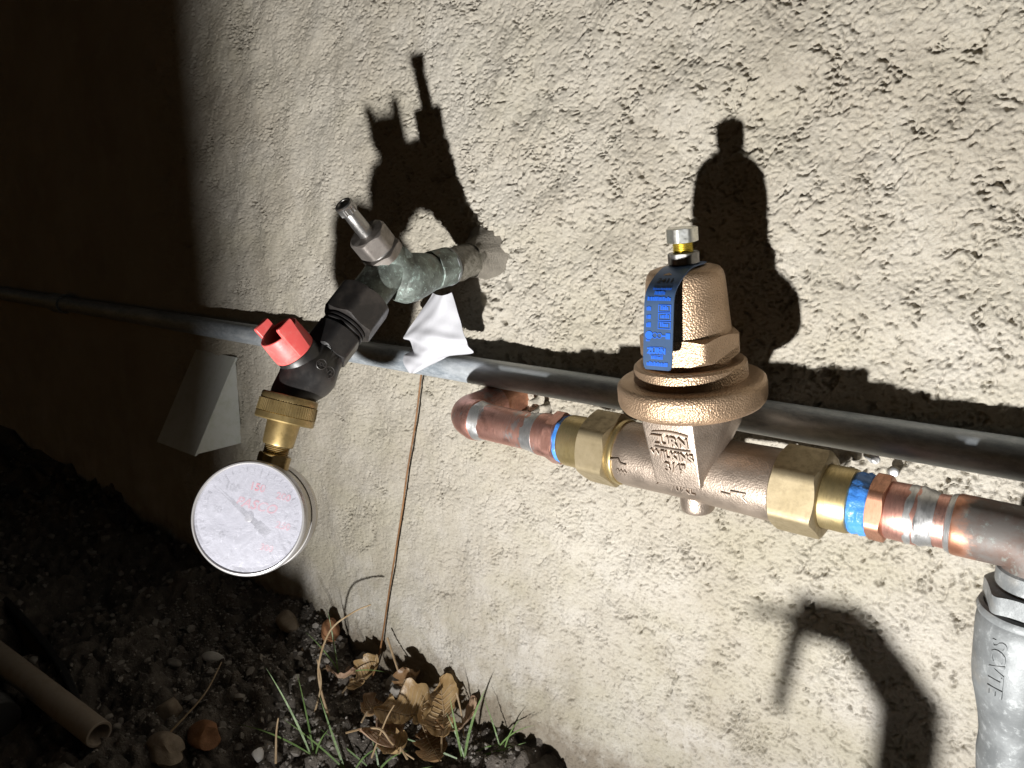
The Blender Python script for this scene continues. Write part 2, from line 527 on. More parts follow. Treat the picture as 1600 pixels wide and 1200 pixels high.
HX0, HX1, HZ0, HZ1, DX = -.86, .08, -.44, .32, .0005
nxh = int((HX1-HX0)/DX); nzh = int((HZ1-HZ0)/DX)
HXs = HX0 + np.arange(nxh)*DX; HZs = HZ0 + np.arange(nzh)*DX
shape = (nzh, nxh)
GX, GZ = np.meshgrid(HXs, HZs)
H = .0010*fft_noise(shape, DX, .070, .6, seed=1) + .00016*fft_noise(shape, DX, .016, .6, seed=2)
rough_reg = .50 + .50*sstep(GX + .25*np.clip(GZ+.1, -.3, .3), -.52, -.30)         # smoother towards the left
low_reg = 1 - .35*sstep(-GZ, .12, .2)*sstep(-GX, .18, .30)
amp = rough_reg*low_reg
H += .00010*fft_noise(shape, DX, .0055, .6, seed=3) + .00013*fft_noise(shape, DX, .0022, .5, seed=4)
clus = .5 + .5*np.clip(fft_noise(shape, DX, .055, .5, seed=5)*.6, -1, 1)
jag = fft_noise(shape, DX, .0042, .5, 1, 6)
def cracks(wl, w, depth, thr, seed, ax, jg=.22, run=.8):
    a = fft_noise(shape, DX, wl, .45, ax, seed) + jg*jag
    gz, gx = np.gradient(a, DX)
    d = np.abs(a)/np.sqrt(gx*gx+gz*gz+1e-6)
    mk = fft_noise(shape, DX, wl*run, .5, 1.0, seed+50)
    wid = fft_noise(shape, DX, max(wl*.3, .003), .5, 1.0, seed+90)
    mm = sstep(mk + (clus-.5)*.8, thr, thr+.35)
    ww = w*(.5+.5*np.clip(1+.9*wid, .15, 2.4))
    return -depth*mm*np.exp(-(d/ww)**4)
c1 = cracks(.014, .00042, .0026, .82, 20, .9, .25, 1.3)
c2 = cracks(.0085, .00036, .0021, .66, 21, .9, .15, 1.2)
c3 = cracks(.036, .00052, .0032, .90, 22, .8)
c4 = cracks(.0048, .00033, .0015, .52, 23, 1.0, .0)
c5 = cracks(.11, .00044, .0030, .55, 24, 1.0, .14, 1.0)
H += (c1+c2+c3)*amp + c4*(.45+.55*amp) + c5*.8
pit = fft_noise(shape, DX, .0045, .45, 1.0, 30)
H += -.0013*sstep(pit + (clus-.5)*.8, 2.3, 2.8)*amp
# scabbed edges: shallow torn flakes
fl = fft_noise(shape, DX, .024, .5, .8, 31) + .35*fft_noise(shape, DX, .005, .6, 1, 32)
H += .00045*(sstep(fl, .6, .70))*amp
# broken out hole where the copper stub leaves the wall, and round the bibb nipple
wob = fft_noise(shape, DX, .012, .6, 1, 33)*.0030
def hole(cx, cz, rx, rz, dep):
    global H
    r = np.sqrt(((GX-cx)/rx)**2 + ((GZ-cz)/rz)**2) + wob/min(rx, rz)
    H -= dep*(1-sstep(r, .75, 1.05))
hole(-.322, -.108, .026, .018, .011)
hole(-.344, -.031, .012, .026, .0035)
hole(-.098, -.1145, .013, .008, .004)

def sampH(x, z):
    fx = np.clip((x-HX0)/DX, 0, nxh-1.001); fz = np.clip((z-HZ0)/DX, 0, nzh-1.001)
    ix = fx.astype(int); iz = fz.astype(int); tx = fx-ix; tz = fz-iz
    return (H[iz, ix]*(1-tx)*(1-tz)+H[iz, ix+1]*tx*(1-tz)+H[iz+1, ix]*(1-tx)*tz+H[iz+1, ix+1]*tx*tz)

xs = []; x = .02
while x > -.80:
    xs.append(x); x -= .00050 + .0008*max(0, -x)/.8
while x > -2.6:
    xs.append(x); x -= .003 + .08*(-.8-x)
xs = xs[::-1]
x = .023
while x < .9: xs.append(x); x += .003+.05*(x-.02)
zs = list(np.arange(-.412, .285, .00060))
z = .287; 
while z < 1.3: zs.append(z); z += .003+.06*(z-.285)
zs = [-.60, -.52, -.46, -.43, -.418] + zs
xs = np.array(xs); zs = np.array(zs)
WX, WZ = np.meshgrid(xs, zs)
WH = sampH(WX, WZ)
edge = sstep(WX, -.84, -.80)*(1-sstep(WX, .05, .075))*(1-sstep(WZ, .29, .315))*sstep(WZ, -.435, -.42)
WH = WH*edge
co = np.stack([WX, -WH, WZ], -1).reshape(-1, 3).astype(np.float32)
nx, nz = len(xs), len(zs)
i0 = (np.arange(nz-1)[:, None]*nx + np.arange(nx-1)[None, :]).ravel()
quads = np.stack([i0, i0+1, i0+nx+1, i0+nx], 1).astype(np.int32)
me = bpy.data.meshes.new('stucco_wall')
me.vertices.add(len(co)); me.vertices.foreach_set('co', co.ravel())
me.loops.add(quads.size); me.loops.foreach_set('vertex_index', quads.ravel())
me.polygons.add(len(quads)); me.polygons.foreach_set('loop_start', np.arange(len(quads), dtype=np.int32)*4)
me.polygons.foreach_set('use_smooth', np.ones(len(quads), dtype=bool))
me.update(calc_edges=True); me.validate()
me.materials.append(M['stucco'])
wall = bpy.data.objects.new('stucco_wall', me); COL.objects.link(wall)
tag(wall, 'rough beige stucco house wall with torn cracks and pits behind the pipes', 'wall')
# thickness behind the rough face
core = make('wall_core', bevel_hull(boxpts((-.85, .16, .35), (1, 0, 0), (0, 1, 0), (0, 0, 1), 1.78, .14, .97), .01, 1), M['stucco'], wall)
del co, quads, GX, GZ, WX, WZ, WH

# ================================================================ ground
def gz(x, y): return -.3680 - .056*(x+.67) + .25*y
gx = np.concatenate([np.linspace(-3.2, -1.15, 40)[:-1], np.linspace(-1.15, -.20, 330)[:-1], np.linspace(-.2, 1.2, 60)])
gy = np.concatenate([np.linspace(-2.6, -.36, 50)[:-1], np.linspace(-.36, .03, 220)])
GX2, GY2 = np.meshgrid(gx, gy)
def vnoise(x, y, sc, seed):
    r = np.random.default_rng(seed); T = r.random((128, 128))
    fx = x*sc + 1000.3; fy = y*sc + 1000.7
    ix = np.floor(fx).astype(int); iy = np.floor(fy).astype(int); tx = fx-ix; ty = fy-iy
    tx = tx*tx*(3-2*tx); ty = ty*ty*(3-2*ty)
    g = lambda a, b: T[a % 128, b % 128]
    return (g(ix, iy)*(1-tx)*(1-ty)+g(ix+1, iy)*tx*(1-ty)+g(ix, iy+1)*(1-tx)*ty+g(ix+1, iy+1)*tx*ty)-.5
GH = gz(GX2, GY2) + .030*vnoise(GX2, GY2, 14, 1) + .022*vnoise(GX2, GY2, 36, 2) + .012*np.abs(vnoise(GX2, GY2, 90, 3))*2 + .007*vnoise(GX2, GY2, 210, 4)
GH = np.where(GY2 < -1.2, gz(GX2, -1.2+0*GY2)+.03*vnoise(GX2, GY2, 14, 1), GH)
v = np.stack([GX2, GY2, GH], -1).reshape(-1, 3)
nx2 = len(gx)
F = [(j*nx2+i, j*nx2+i+1, (j+1)*nx2+i+1, (j+1)*nx2+i) for j in range(len(gy)-1) for i in range(nx2-1)]
ground = make('ground', (v.tolist(), F), M['soil'], smooth=60)
tag(ground, kind='structure')
def ground_z(x, y):
    X = np.array([x]); Y = np.array([y])
    return float((gz(X, Y) + .030*vnoise(X, Y, 14, 1) + .022*vnoise(X, Y, 36, 2) + .012*np.abs(vnoise(X, Y, 90, 3))*2 + .007*vnoise(X, Y, 210, 4))[0])

# ---- stones
def rock_vf(c, r, seed, flat=(1, 1, .75), sub=2, amp=.28, rot=0.0):
    bm = bmesh.new(); bmesh.ops.create_icosphere(bm, subdivisions=sub, radius=1.0)
    rr = random.Random(seed)
    dirs = [(V3((rr.uniform(-1, 1), rr.uniform(-1, 1), rr.uniform(-1, 1))).normalized(), rr.uniform(.55, .95)) for _ in range(9)]
    for vv in bm.verts:
        p = vv.co.normalized(); s = 1.0
        for d, k in dirs:
            q = p.dot(d)
            if q > k: s = min(s, 1.0 - (1.0 - k/q)*amp*3)
        vv.co = p*s
    mtx = Matrix.Rotation(rot, 3, 'Z')
    for vv in bm.verts:
        p = V3((vv.co.x*flat[0]*r, vv.co.y*flat[1]*r, vv.co.z*flat[2]*r)); vv.co = mtx @ p + V3(c)
    return bm_vf(bm)

def stone_thing(x, y, r, matn, label, flat=(1, 1, .75), seed=0, amp=.28, sub=3, group=None, rot=0.0):
    z = ground_z(x, y) + r*flat[2]*.45
    o = make('stone', rock_vf((x, y, z), r, seed, flat, sub, amp, rot), M[matn], origin=(x, y, z), smooth=50)
    return tag(o, label, 'stone', group)

# ================================================================ conduit
CZ, CY, CR = -.0965, -.0135, .0092
con = thing('steel_conduit', 'long galvanised steel conduit running level along the stucco wall', 'conduit', (-.6, CY, CZ))
make('pipe', lathe((-2.4, CY, CZ), (1, 0, 0), [(0, CR)] + [(.1*i, CR) for i in range(1, 31)], 40), M['galvanised'], con)
make('coupling', lathe((-1.09, CY, CZ), (1, 0, 0), [(0, CR+.0002), (0, CR+.0026), (.002, CR+.003), (.034, CR+.003), (.036, CR+.0026), (.036, CR+.0002)], 40), M['galvanised'], con)

# ================================================================ copper line left of the regulator
PY, PZ = -.047, -.1192
AX = (1, 0, 0)
EX, ER = -.334, .017            # elbow corner and bend radius
left = thing('copper_pipe', 'short new copper pipe elbowing out of the wall into the left union', 'pipe', (EX, PY, PZ))
bend = [V3((EX, .012, PZ)), V3((EX, -.014, PZ))]
bend = [V3((EX, .012, PZ+.003)), V3((EX, -.012, PZ+.002)), V3((EX, PY+ER, PZ))]
for k in range(1, 9):
    a = k/8*math.pi/2
    bend.append(V3((EX+ER*(1-math.cos(a)), PY+ER*(1-math.sin(a)), PZ)))
bend.append(V3((-.3160, PY, PZ)))
def sw(pts, r, n=40): return sweep(pts, r, n)
make('stub', sweep([(EX, .02, PZ+.003), (EX, -.02, PZ+.001)], .0111, 32), M['copper_dull'], left)
make('elbow', sweep(bend[1:], .0124, 40), M['copper'], left)
make('elbow_lip', lathe((0, PY, PZ), AX, [(-.3215, .0118), (-.3208, .0129), (-.3185, .0131), (-.3165, .0128), (-.3162, .0112)], 40), M['copper'], left)
make('solder_ring', lathe((0, PY, PZ), AX, [(-.3166, .0113), (-.316, .0125), (-.3135, .0120), (-.310, .01135), (-.3085, .0110)], 40, mod=lambda a, s: 1+.018*math.sin(3*a+s*900)+.016*math.sin(7*a-s*1500)), M['solder'], left)
make('tube', lathe((0, PY, PZ), AX, [(-.32, .0111), (-.30, .0112), (-.28, .0112), (-.262, .0111)], 40), M['copper'], left)
make('solder_ring', lathe((0, PY, PZ), AX, [(-.2765, .0111), (-.274, .0113), (-.270, .0119), (-.2665, .0125), (-.2655, .0113)], 40, mod=lambda a, s: 1+.020*math.sin(2*a+1+s*700)+.016*math.sin(9*a+s*1300)), M['solder'], left)
ad = make('adapter', lathe((0, PY, PZ), AX, [(-.2665, .0112), (-.2665, .0122), (-.266, .0126), (-.2585, .0127), (-.2570, .0126), (-.2570, .0100)], 40), M['copper'], left)
make('hex_collar', hexnut((0, PY, PZ), AX, -.2572, -.2502, .0137, ref=(0, -.2, 1), a0=math.radians(12), rin=.009), M['copper'], left)
make('blue_sealant', lathe((0, PY, PZ), AX, [(-.2504, .0100), (-.2503, .0128), (-.2496, .0136), (-.2478, .0137), (-.2468, .0130), (-.2467, .010)], 48, mod=lambda a, s: 1+.03*math.sin(5*a+s*2000)+.02*math.sin(11*a)), M['blue_paste'], left)

# ================================================================ pressure regulator
PX = -.1685
A = V3((PX, PY, PZ))
ax = V3((-.046, -.128, .99)).normalized()
reg = thing('pressure_regulator', 'bronze water pressure regulator with bell top between two brass unions', 'regulator', A)
def union(xa, xb, flip, x_tail0, x_tail1, ap, a0):
    u = make('union_nut', hexnut((0, PY, PZ), AX, xa, xb, ap, ref=(0, -.2, 1), a0=a0, k0=.55, k1=.55, rin=.0148 if flip else .0166), M['brass_nut'], reg)
    return u
# left union: tail, nut, threaded body collar
make('tailpiece', lathe((0, PY, PZ), AX, [(-.2472, .0), (-.2472, .0138), (-.2466, .0144), (-.2455, .0146), (-.228, .0146), (-.226, .0150), (-.224, .0150), (-.224, 0)], 48), M['brass'], reg)
n1 = union(-.2305, -.2125, False, 0, 0, .0183, math.radians(14))
make('ring', lathe((0, PY, PZ), AX, [(-.2160, .0168), (-.2120, .0170), (-.2110, .0176), (-.2098, .0179), (-.2086, .0175), (-.2083, .0160)], 56), M['brass'], reg)
# bronze body: the run
body = make('body', lathe((0, PY, PZ), AX, [(-.216, .0), (-.216, .0162), (-.2080, .0166), (-.2060, .0171), (-.202, .0172), (-.195, .0170), (-.180, .0167), (-.165, .0167), (-.150, .0170), (-.138, .0172), (-.129, .0174), (-.1250, .0174), (-.1245, .0165), (-.119, .0160), (-.119, 0)], 64), M['bronze_body'], reg)
# neck under the bell, with the flat shield that carries the lettering
_, e1, e2 = basis(ax, (0, -1, 0))       # e1 = outwards (towards the viewer side), e2 = across
if e2.x < 0: pass
ex = V3((1, 0, 0)); ex = (ex - ax*ex.dot(ax)).normalized(); ey = ax.cross(ex)   # ey into the wall
def L(x, y, s): return A + ex*x + ey*y + ax*s
pts = [L(.0255*math.cos(2*math.pi*k/28), .0255*math.sin(2*math.pi*k/28), .0335) for k in range(28)]
pts += [L(.0235*math.cos(2*math.pi*k/28), .0235*math.sin(2*math.pi*k/28), .026) for k in range(28)]
pts += [L(.0085*math.cos(2*math.pi*k/16), .0125*math.sin(2*math.pi*k/16), -.004) for k in range(16)]
pts += [L(-.0134, -.0262, .0335), L(.0134, -.0262, .0335), L(-.0120, -.0190, -.003), L(.0120, -.0190, -.003)]
make('neck', bevel_hull(pts, .0007, 2), M['bronze_body'], reg)
make('boss', lathe(L(.001, -.002, 0), -ax, [(.010, .0088), (.019, .0086), (.0212, .0083), (.0222, .0074), (.0224, .0)], 36), M['bronze_body'], reg)
# flange and cover ring
make('flange', lathe(A, ax, [(.0325, 0), (.0325, .0268), (.0332, .0310), (.0345, .0338), (.0362, .0352), (.0385, .0358), (.0440, .0358), (.0462, .0354), (.0474, .0342), (.0478, .0320), (.0479, .0278), (.0479, 0)], 80), M['bronze_bell'], reg)
make('cover_ring', lathe(A, ax, [(.047, .0273), (.0525, .0271), (.0548, .0268), (.0560, .0255), (.0562, .0235), (.0553, .0215), (.0550, 0)], 72), M['bronze_bell'], reg)
bell = make('bonnet', lathe(A, ax, [(.053, .0195), (.0685, .0204), (.072, .0202), (.080, .0196), (.090, .0189), (.096, .0183), (.0985, .0176), (.1003, .0162), (.1011, .0140), (.1013, .0115), (.1012, .0)], 64), M['bronze_bell'], reg)
make('bonnet_hex', hexnut(A, ax, .0575, .0705, .0212, ref=(-.27, -1, 0), a0=math.radians(30), k0=.95, k1=.55, rin=.015, div=16), M['bronze_bell'], bell)
# adjusting screw, lock nut
SX = A + ax*0
make('lock_nut', hexnut(SX, ax, .1030, .1082, .0068, ref=(.25, -1, 0), a0=math.radians(4), rin=.002), M['steel_dark'], reg)
prof = [(.098, .0038)]
for k in range(7):
    prof += [(.1082+k*.0008, .0043), (.1086+k*.0008, .0049)]
prof.append((.1140, .0045))
sc_ = make('adjusting_screw', lathe(SX, ax, prof, 32), M['zinc_yellow'], reg)
make('screw_head', hexnut(SX, ax, .1130, .1196, .0068, ref=(.62, -1, 0), a0=math.radians(0), k0=.2, k1=.55, rin=0.0), M['zinc_bolt'], sc_)

# metal tag held under the lock nut: over the bell and hanging down in front
w2 = .0074
def tagpath():
    p = [(.0085, .1019), (-.004, .1022), (-.010, .1017), (-.017, .0992), (-.0232, .0955), (-.0262, .0912), (-.0277, .084), (-.0292, .076), (-.0307, .068), (-.0320, .0600)]
    return catmull([V3((0, y, s)) for y, s in p], 5)
TP = tagpath()
def tagpt(x, k):
    i = min(int(k), len(TP)-2); q = TP[i].lerp(TP[i+1], k-i)
    return L(x + .0012, q.y, q.z)
V = []; F = []
n_ = len(TP)
cols = [-1, -.82, -.4, 0, .4, .82, 1]
for k in range(n_):
    endk = (n_-1-k)
    for c in cols:
        x = c*w2
        kk = k
        if endk < 3 and abs(c) > .9: x *= (.80, .93, .98)[endk]
        if k < 2: x *= .80+.1*k
        V.append(tagpt(x, kk))
nc = len(cols)
for k in range(n_-1):
    for c in range(nc-1):
        F.append((k*nc+c, k*nc+c+1, (k+1)*nc+c+1, (k+1)*nc+c))
# thickness
nrm = []
top = len(V)
V2 = []
for k in range(n_):
    t0 = TP[max(k-1, 0)]; t1 = TP[min(k+1, n_-1)]
    d = (t1-t0).normalized(); nn = (ey*(-(-d.z)) + ax*(-d.y))  # placeholder
    nn = ey*(d.z) - ax*(d.y)
    nn = nn.normalized()*.0006
    for c in range(nc): V2.append(V[k*nc+c] + nn)
V += V2
F2 = [tuple(reversed([i+top for i in f])) for f in F]
rim = [c for c in range(nc)] + [k*nc+nc-1 for k in range(1, n_)] + [(n_-1)*nc+c for c in range(nc-2, -1, -1)] + [k*nc for k in range(n_-2, 0, -1)]
F3 = [(rim[i], rim[(i+1) % len(rim)], rim[(i+1) % len(rim)]+top, rim[i]+top) for i in range(len(rim))]
tg = make('tag', (V, F+F2+F3), M['tag_metal'], reg, smooth=40)
tg['label'] = 'bent metal tag with blue printing hanging beside the bell'
# printing on the hanging part: a frame along the flat
P0 = tagpt(0, n_-1); P1 = tagpt(0, n_-1-22)
tu = (P1-P0).normalized(); tx = ex; tn = tx.cross(tu).normalized()
if tn.y > 0: tn = -tn
flat_len = (tagpt(0, n_-1) - tagpt(0, n_-24)).length
def tagpos(x, h):
    """x across (-1..1), h up from the bottom edge (m), on the front of the tag."""
    acc = 0; k = n_-1
    while k > 0:
        st = (TP[k]-TP[k-1]).length
        if acc+st >= h: break
        acc += st; k -= 1
    f = (h-acc)/max(st, 1e-9)
    q = TP[k].lerp(TP[k-1], f)
    d = (TP[k-1]-TP[k]).normalized()
    out = (ey*(-d.z) + ax*(d.y)).normalized()
    if out.y > 0 and out.z < .5: out = -out
    return L(x*w2+.0012, q.y, q.z), out
def bar(x0, x1, h0, h1):
    c = []
    for x, h in ((x0, h0), (x1, h0), (x1, h1), (x0, h1)):
        p, o_ = tagpos(x, h); c.append(p + o_*.0009)
    return c, [(0, 1, 2, 3)]
def frame(x0, x1, h0, h1, t_=.04, th=.0003):
    return join(bar(x0, x1, h0, h0+th), bar(x0, x1, h1-th, h1), bar(x0, x0+t_, h0+th, h1-th), bar(x1-t_, x1, h0+th, h1-th))
def tagtext(s, x, h, size, bold=0.0001):
    def wrap(a, b, c):
        p, o_ = tagpos(x + a/w2, h+b); return p + o_*.0009
    return text_vf(s, size, 0, (0, 0, 0), (1, 0, 0), (0, 1, 0), wrap=wrap, bold=bold)
pr = []
rb = random.Random(4)
def scribble(x0, x1, h, ht):
    """a line of print too small to read: short uneven dashes"""
    x = x0
    while x < x1-.04:
        w = rb.uniform(.05, .11); pr.append(bar(x, min(x+w, x1), h, h+ht*rb.uniform(1.0, 1.5))); x += w + rb.uniform(.02, .035)
scribble(-.72, .72, .0018, .0014)
scribble(-.42, .40, .0049, .0011)
pr.append(tagtext('ZURN', -.06, .0085, .0034, .0002)); pr.append(frame(-.52, .40, .0066, .0104, .03, .0002))
scribble(-.80, -.55, .0128, .0006); 
cc, oo = tagpos(-.60, .0156)
pr.append(([cc + oo*.0009 + (tx*math.cos(k*math.pi/10) + tu*math.sin(k*math.pi/10))*.0019 for k in range(20)], [tuple(range(20))]))
def ringm(x, h, r):
    c, o_ = tagpos(x, h); V = []
    for rr in (r, r*.78):
        V += [c + o_*.0009 + (tx*math.cos(k*math.pi/9) + tu*math.sin(k*math.pi/9))*rr for k in range(18)]
    return V, [(k, (k+1) % 18, 18+(k+1) % 18, 18+k) for k in range(18)]
pr.append(ringm(-.20, .0156, .0014)); pr.append(ringm(.12, .0156, .0013)); pr.append(bar(.28, .55, .0152, .0158)); pr.append(bar(.55, .85, .0142, .0168))
for h in (.0192, .0230, .0267):
    scribble(-.80, -.48, h, .0015); pr.append(frame(.0, .86, h-.0006, h+.0027)); scribble(.16, .72, h+.0004, .0013)
scribble(-.78, .80, .0310, .0012); scribble(-.36, .36, .0336, .0011); scribble(-.55, .7, .0357, .0008)
make('blue_print', join(*pr), M['blue_print'], tg, smooth=None)
make('stamped_number', tagtext('2411', .02, .0412, .0042, .0001), M['stamp_dark'], tg, smooth=None)

# raised lettering on the shield and run
f0 = L(0, -.0190, -.003); f1 = L(0, -.0262, .0335)
fu = (f1-f0).normalized(); fn = ex.cross(fu).normalized()
if fn.y > 0: fn = -fn
def shield(s, x, h, size, d=.0012, bold=.00010):
    return text_vf(s, size, d, f0 + fu*h + ex*x + fn*.0002, ex, fu, bevel=.00012, bold=bold)
make('raised_lettering', join(shield('ZURN', .0004, .0262, .0072), shield('WILKINS', .0004, .0183, .0057), shield('3/4"', .0008, .0112, .0070)), M['bronze_letter'], reg, smooth=30)
def arc_rib(h, amp_):
    return sweep([f0 + fu*(h + amp_*(1-(2*k/10-1)**2)) + ex*(-.0085+.0019*k) + fn*.0004 for k in range(11)], .0006, 8)
make('raised_border', join(arc_rib(.0302, .0012), arc_rib(.0222, -.0003)), M['bronze_letter'], reg)
def on_run(x, ang, h=.0004):
    """point on the run: ang measured from straight out (-Y) downwards"""
    r = .0172 + h
    return V3((x, PY - r*math.cos(ang), PZ - r*math.sin(ang)))
def run_text(s, x, ang, size, rr=.0170):
    def wrap(a, b, c):
        th = ang - b/rr; r = rr + c
        return V3((x+a, PY-r*math.cos(th), PZ-r*math.sin(th)))
    return text_vf(s, size, .0009, (0, 0, 0), (1, 0, 0), (0, 1, 0), bevel=.0001, wrap=wrap, bold=.0001)
make('raised_model', run_text('70XL', PX+.001, .42, .0062), M['bronze_letter'], reg)
def arrow(x, ang, w, k=.0167):
    pp = [(-w, .10), (-w*.25, .10), (-w*.25, .0), (w, -.02), (w*.72, .12), (w*1.05, .24)]
    return sweep([V3((x+a, PY-k*math.cos(ang+b), PZ-k*math.sin(ang+b))) for a, b in pp], .00042, 8)
make('flow_arrow', arrow(-.1405, .10, .0062, .0175), M['bronze_body'], reg)
make('flow_arrow', join(sweep([on_run(-.2085, -.02), on_run(-.2035, -.10), on_run(-.2020, .02), on_run(-.1985, .04)], .00042, 8),
     *[sweep([on_run(-.2045+.0021*k, .28), on_run(-.2038+.0021*k, .22), on_run(-.203+.0021*k, .30), on_run(-.2042+.0021*k, .40)], .0004, 8) for k in range(3)]), M['bronze_body'], reg)
# right union
union(-.1245, -.1035, True, 0, 0, .0184, math.radians(12))
make('tailpiece', lathe((0, PY, PZ), AX, [(-.112, .0), (-.112, .0144), (-.1035, .0146), (-.0935, .0146), (-.0922, .0142), (-.0918, .0134), (-.0918, .0)], 56), M['brass'], reg)

# ================================================================ copper line right, elbow down, grey union
rp = thing('copper_pipe', 'copper pipe with blue sealant and weathered elbow right of the regulator', 'pipe', (-.06, PY, PZ))
make('blue_sealant', lathe((0, PY, PZ), AX, [(-.0922, .011), (-.0921, .0130), (-.0905, .0139), (-.0885, .0133), (-.0870, .0138), (-.0850, .0133), (-.0843, .0128), (-.0843, .010)], 64, mod=lambda a, s: 1+.02*math.sin(7*a+s*2500)+.012*math.sin(17*a)), M['blue_paste'], rp)
make('hex_collar', hexnut((0, PY, PZ), AX, -.0845, -.0775, .0133, ref=(0, -.2, 1), a0=math.radians(10), rin=.009), M['copper_dull'], rp)
make('adapter', lathe((0, PY, PZ), AX, [(-.0778, .0100), (-.0778, .0120), (-.0770, .0124), (-.0655, .0125), (-.0650, .0122), (-.0648, .0112)], 40), M['copper'], rp)
make('solder_ring', lathe((0, PY, PZ), AX, [(-.0660, .0124), (-.0650, .01265), (-.0638, .0125), (-.0615, .0117), (-.0590, .0112)], 40, mod=lambda a, s: 1+.022*math.sin(3*a+s*1500)+.016*math.sin(8*a-s*900)), M['solder'], rp)
make('solder_ring', lathe((0, PY, PZ), AX, [(-.0700, .01245), (-.0690, .01265), (-.0672, .01268), (-.0664, .0124)], 40, mod=lambda a, s: 1+.012*math.sin(4*a+s*1500)+.008*math.sin(9*a)), M['solder'], rp)
make('tube', lathe((0, PY, PZ), AX, [(-.066, .0111), (-.045, .0111)], 40), M['copper'], rp)
RX = -.0235
eb = [V3((-.0485, PY, PZ)), V3((-.0400, PY, PZ))]
RB = .0100
eb.append(V3((RX-RB, PY, PZ)))
for k in range(1, 9):
    a = k/8*math.pi/2
    eb.append(V3((RX-RB+RB*math.sin(a), PY, PZ-RB*(1-math.cos(a)))))
eb.append(V3((RX, PY, PZ-.024)))
make('elbow_hub', lathe((0, PY, PZ), AX, [(-.0527, .0112), (-.0525, .0124), (-.0515, .0127), (-.0400, .0126), (-.0385, .0124)], 40), M['copper_weathering'], rp)
make('solder_ring', lathe((0, PY, PZ), AX, [(-.0550, .0111), (-.0545, .0119), (-.0530, .0125), (-.0524, .0122)], 40), M['solder'], rp)
make('elbow', sweep(eb[1:], .01255, 40), M['copper_weathering'], rp)

dn = V3((.018, .06, -1)).normalized()
D0 = V3((RX, PY, PZ-.0105))
gu = thing('grey_union', 'corroded grey threaded union on the vertical pipe at the right edge', 'union', D0)
make('collar', lathe(D0, dn, [(.0, .0124), (.001, .0134), (.008, .0136), (.0125, .0142), (.014, .0150)], 44), M['grey_fitting'], gu)
make('hex_shoulder', hexnut(D0, dn, .0085, .0180, .0158, ref=(-1, -.35, 0), rin=.010, k0=.6, k1=.2), M['grey_fitting'], gu)
make('lip', lathe(D0, dn, [(.0165, .0165), (.0172, .0181), (.0188, .0188), (.0204, .0185), (.0210, .0174), (.0222, .0174)], 56), M['grey_fitting'], gu)
make('barrel', lathe(D0, dn, [(.0205, .0174), (.0225, .0184), (.026, .0187), (.046, .0185), (.053, .0178), (.060, .0162), (.068, .0146), (.074, .0138), (.078, .0134)], 56), M['grey_fitting'], gu)
make('pipe', lathe(D0, dn, [(.070, .0132), (.085, .0137), (.10, .0130), (.12, .0133), (.30, .0131), (.34, .0131)], 48, mod=lambda a, s: 1+.02*math.sin(3*a+s*140)), M['grey_fitting'], gu)
def barrel_text(s, h, ang, size):
    _, b1, b2 = basis(dn, (-.3, -1, 0))
    def wrap(a, b, c):
        th = ang - b/.0187; r = .0185+c
        return D0 + dn*(h + a) + (b1*math.cos(th) + b2*math.sin(th))*r
    return text_vf(s, size, .0005, (0, 0, 0), (1, 0, 0), (0, 1, 0), bevel=.0001, wrap=wrap)
make('cast_lettering', barrel_text('SCVTE', .038, .15, .0085), M['grey_fitting'], gu)

# ================================================================ hose bibb
BX = -.3568
def B(y, z, x=0.0): return V3((BX+x, y, z))
bib = thing('hose_bibb', 'old verdigris hose bibb with bare stem sticking out of the wall', 'faucet', B(0, -.0205))
nip_a = (B(-.050, -.0282) - B(0, -.0205)).normalized()
make('nipple', lathe(B(.01, -.0192), nip_a, [(0, .0115), (.008, .0118), (.012, .0113), (.018, .0116), (.026, .0110), (.034, .0113), (.044, .0108), (.052, .0108)], 40, mod=lambda a, s: 1+.05*math.sin(3*a+s*260)+.035*math.sin(7*a-s*500)), M['sealed_nipple'], bib)
make('sealant_collar', lathe(B(.006, -.0196), nip_a, [(0, .021), (.004, .0185), (.008, .0150), (.013, .0126), (.018, .0112)], 64, mod=lambda a, s: 1+.05*math.sin(3*a+s*200)+.035*math.sin(7*a-s*260)), M['stucco_patch'], bib)
make('inlet_collar', hexnut(B(-.0325, -.0258), nip_a, 0, .0150, .0122, ref=(0, -.2, 1), a0=.3, sides=8, rin=.006), M['verdigris_brass'], bib)
make('collar_lip', lathe(B(-.0325, -.0258), nip_a, [(-.0018, .0108), (-.001, .0124), (.0012, .0126), (.002, .0116)], 40), M['grey_fitting'], bib)
od = V3((0, -.735, -.678)).normalized()       # outlet direction
sd = V3((0, -.70, .714)).normalized()        # stem direction
bc = B(-.0800, -.0230)                       # where outlet and stem axes meet
make('body', lathe(B(-.046, -.0282), nip_a, [(0, .0112), (.006, .0128), (.013, .0142), (.020, .0152), (.0265, .0150), (.032, .0125), (.0355, .008), (.037, 0)], 40), M['verdigris_brass'], bib)
make('outlet', lathe(bc, od, [(-.010, .0100), (-.002, .0118), (.006, .0120), (.016, .0116), (.030, .0116), (.036, .0116)], 40), M['verdigris_brass'], bib)
S0 = B(-.0715, -.0315)
make('bonnet_leg', lathe(S0, sd, [(-.004, .0140), (.006, .0132), (.014, .0120), (.0190, .0113), (.021, .0113)], 40), M['verdigris_brass'], bib)
make('ring_nut', hexnut(S0, sd, .0195, .0248, .0116, ref=(1, 0, 0), a0=.2, rin=.006), M['nut_bronze'], bib)
make('packing_nut', hexnut(S0, sd, .0262, .0385, .0108, ref=(1, 0, 0), a0=.42, rin=.0045, k0=.3, k1=.8), M['nut_bronze'], bib)
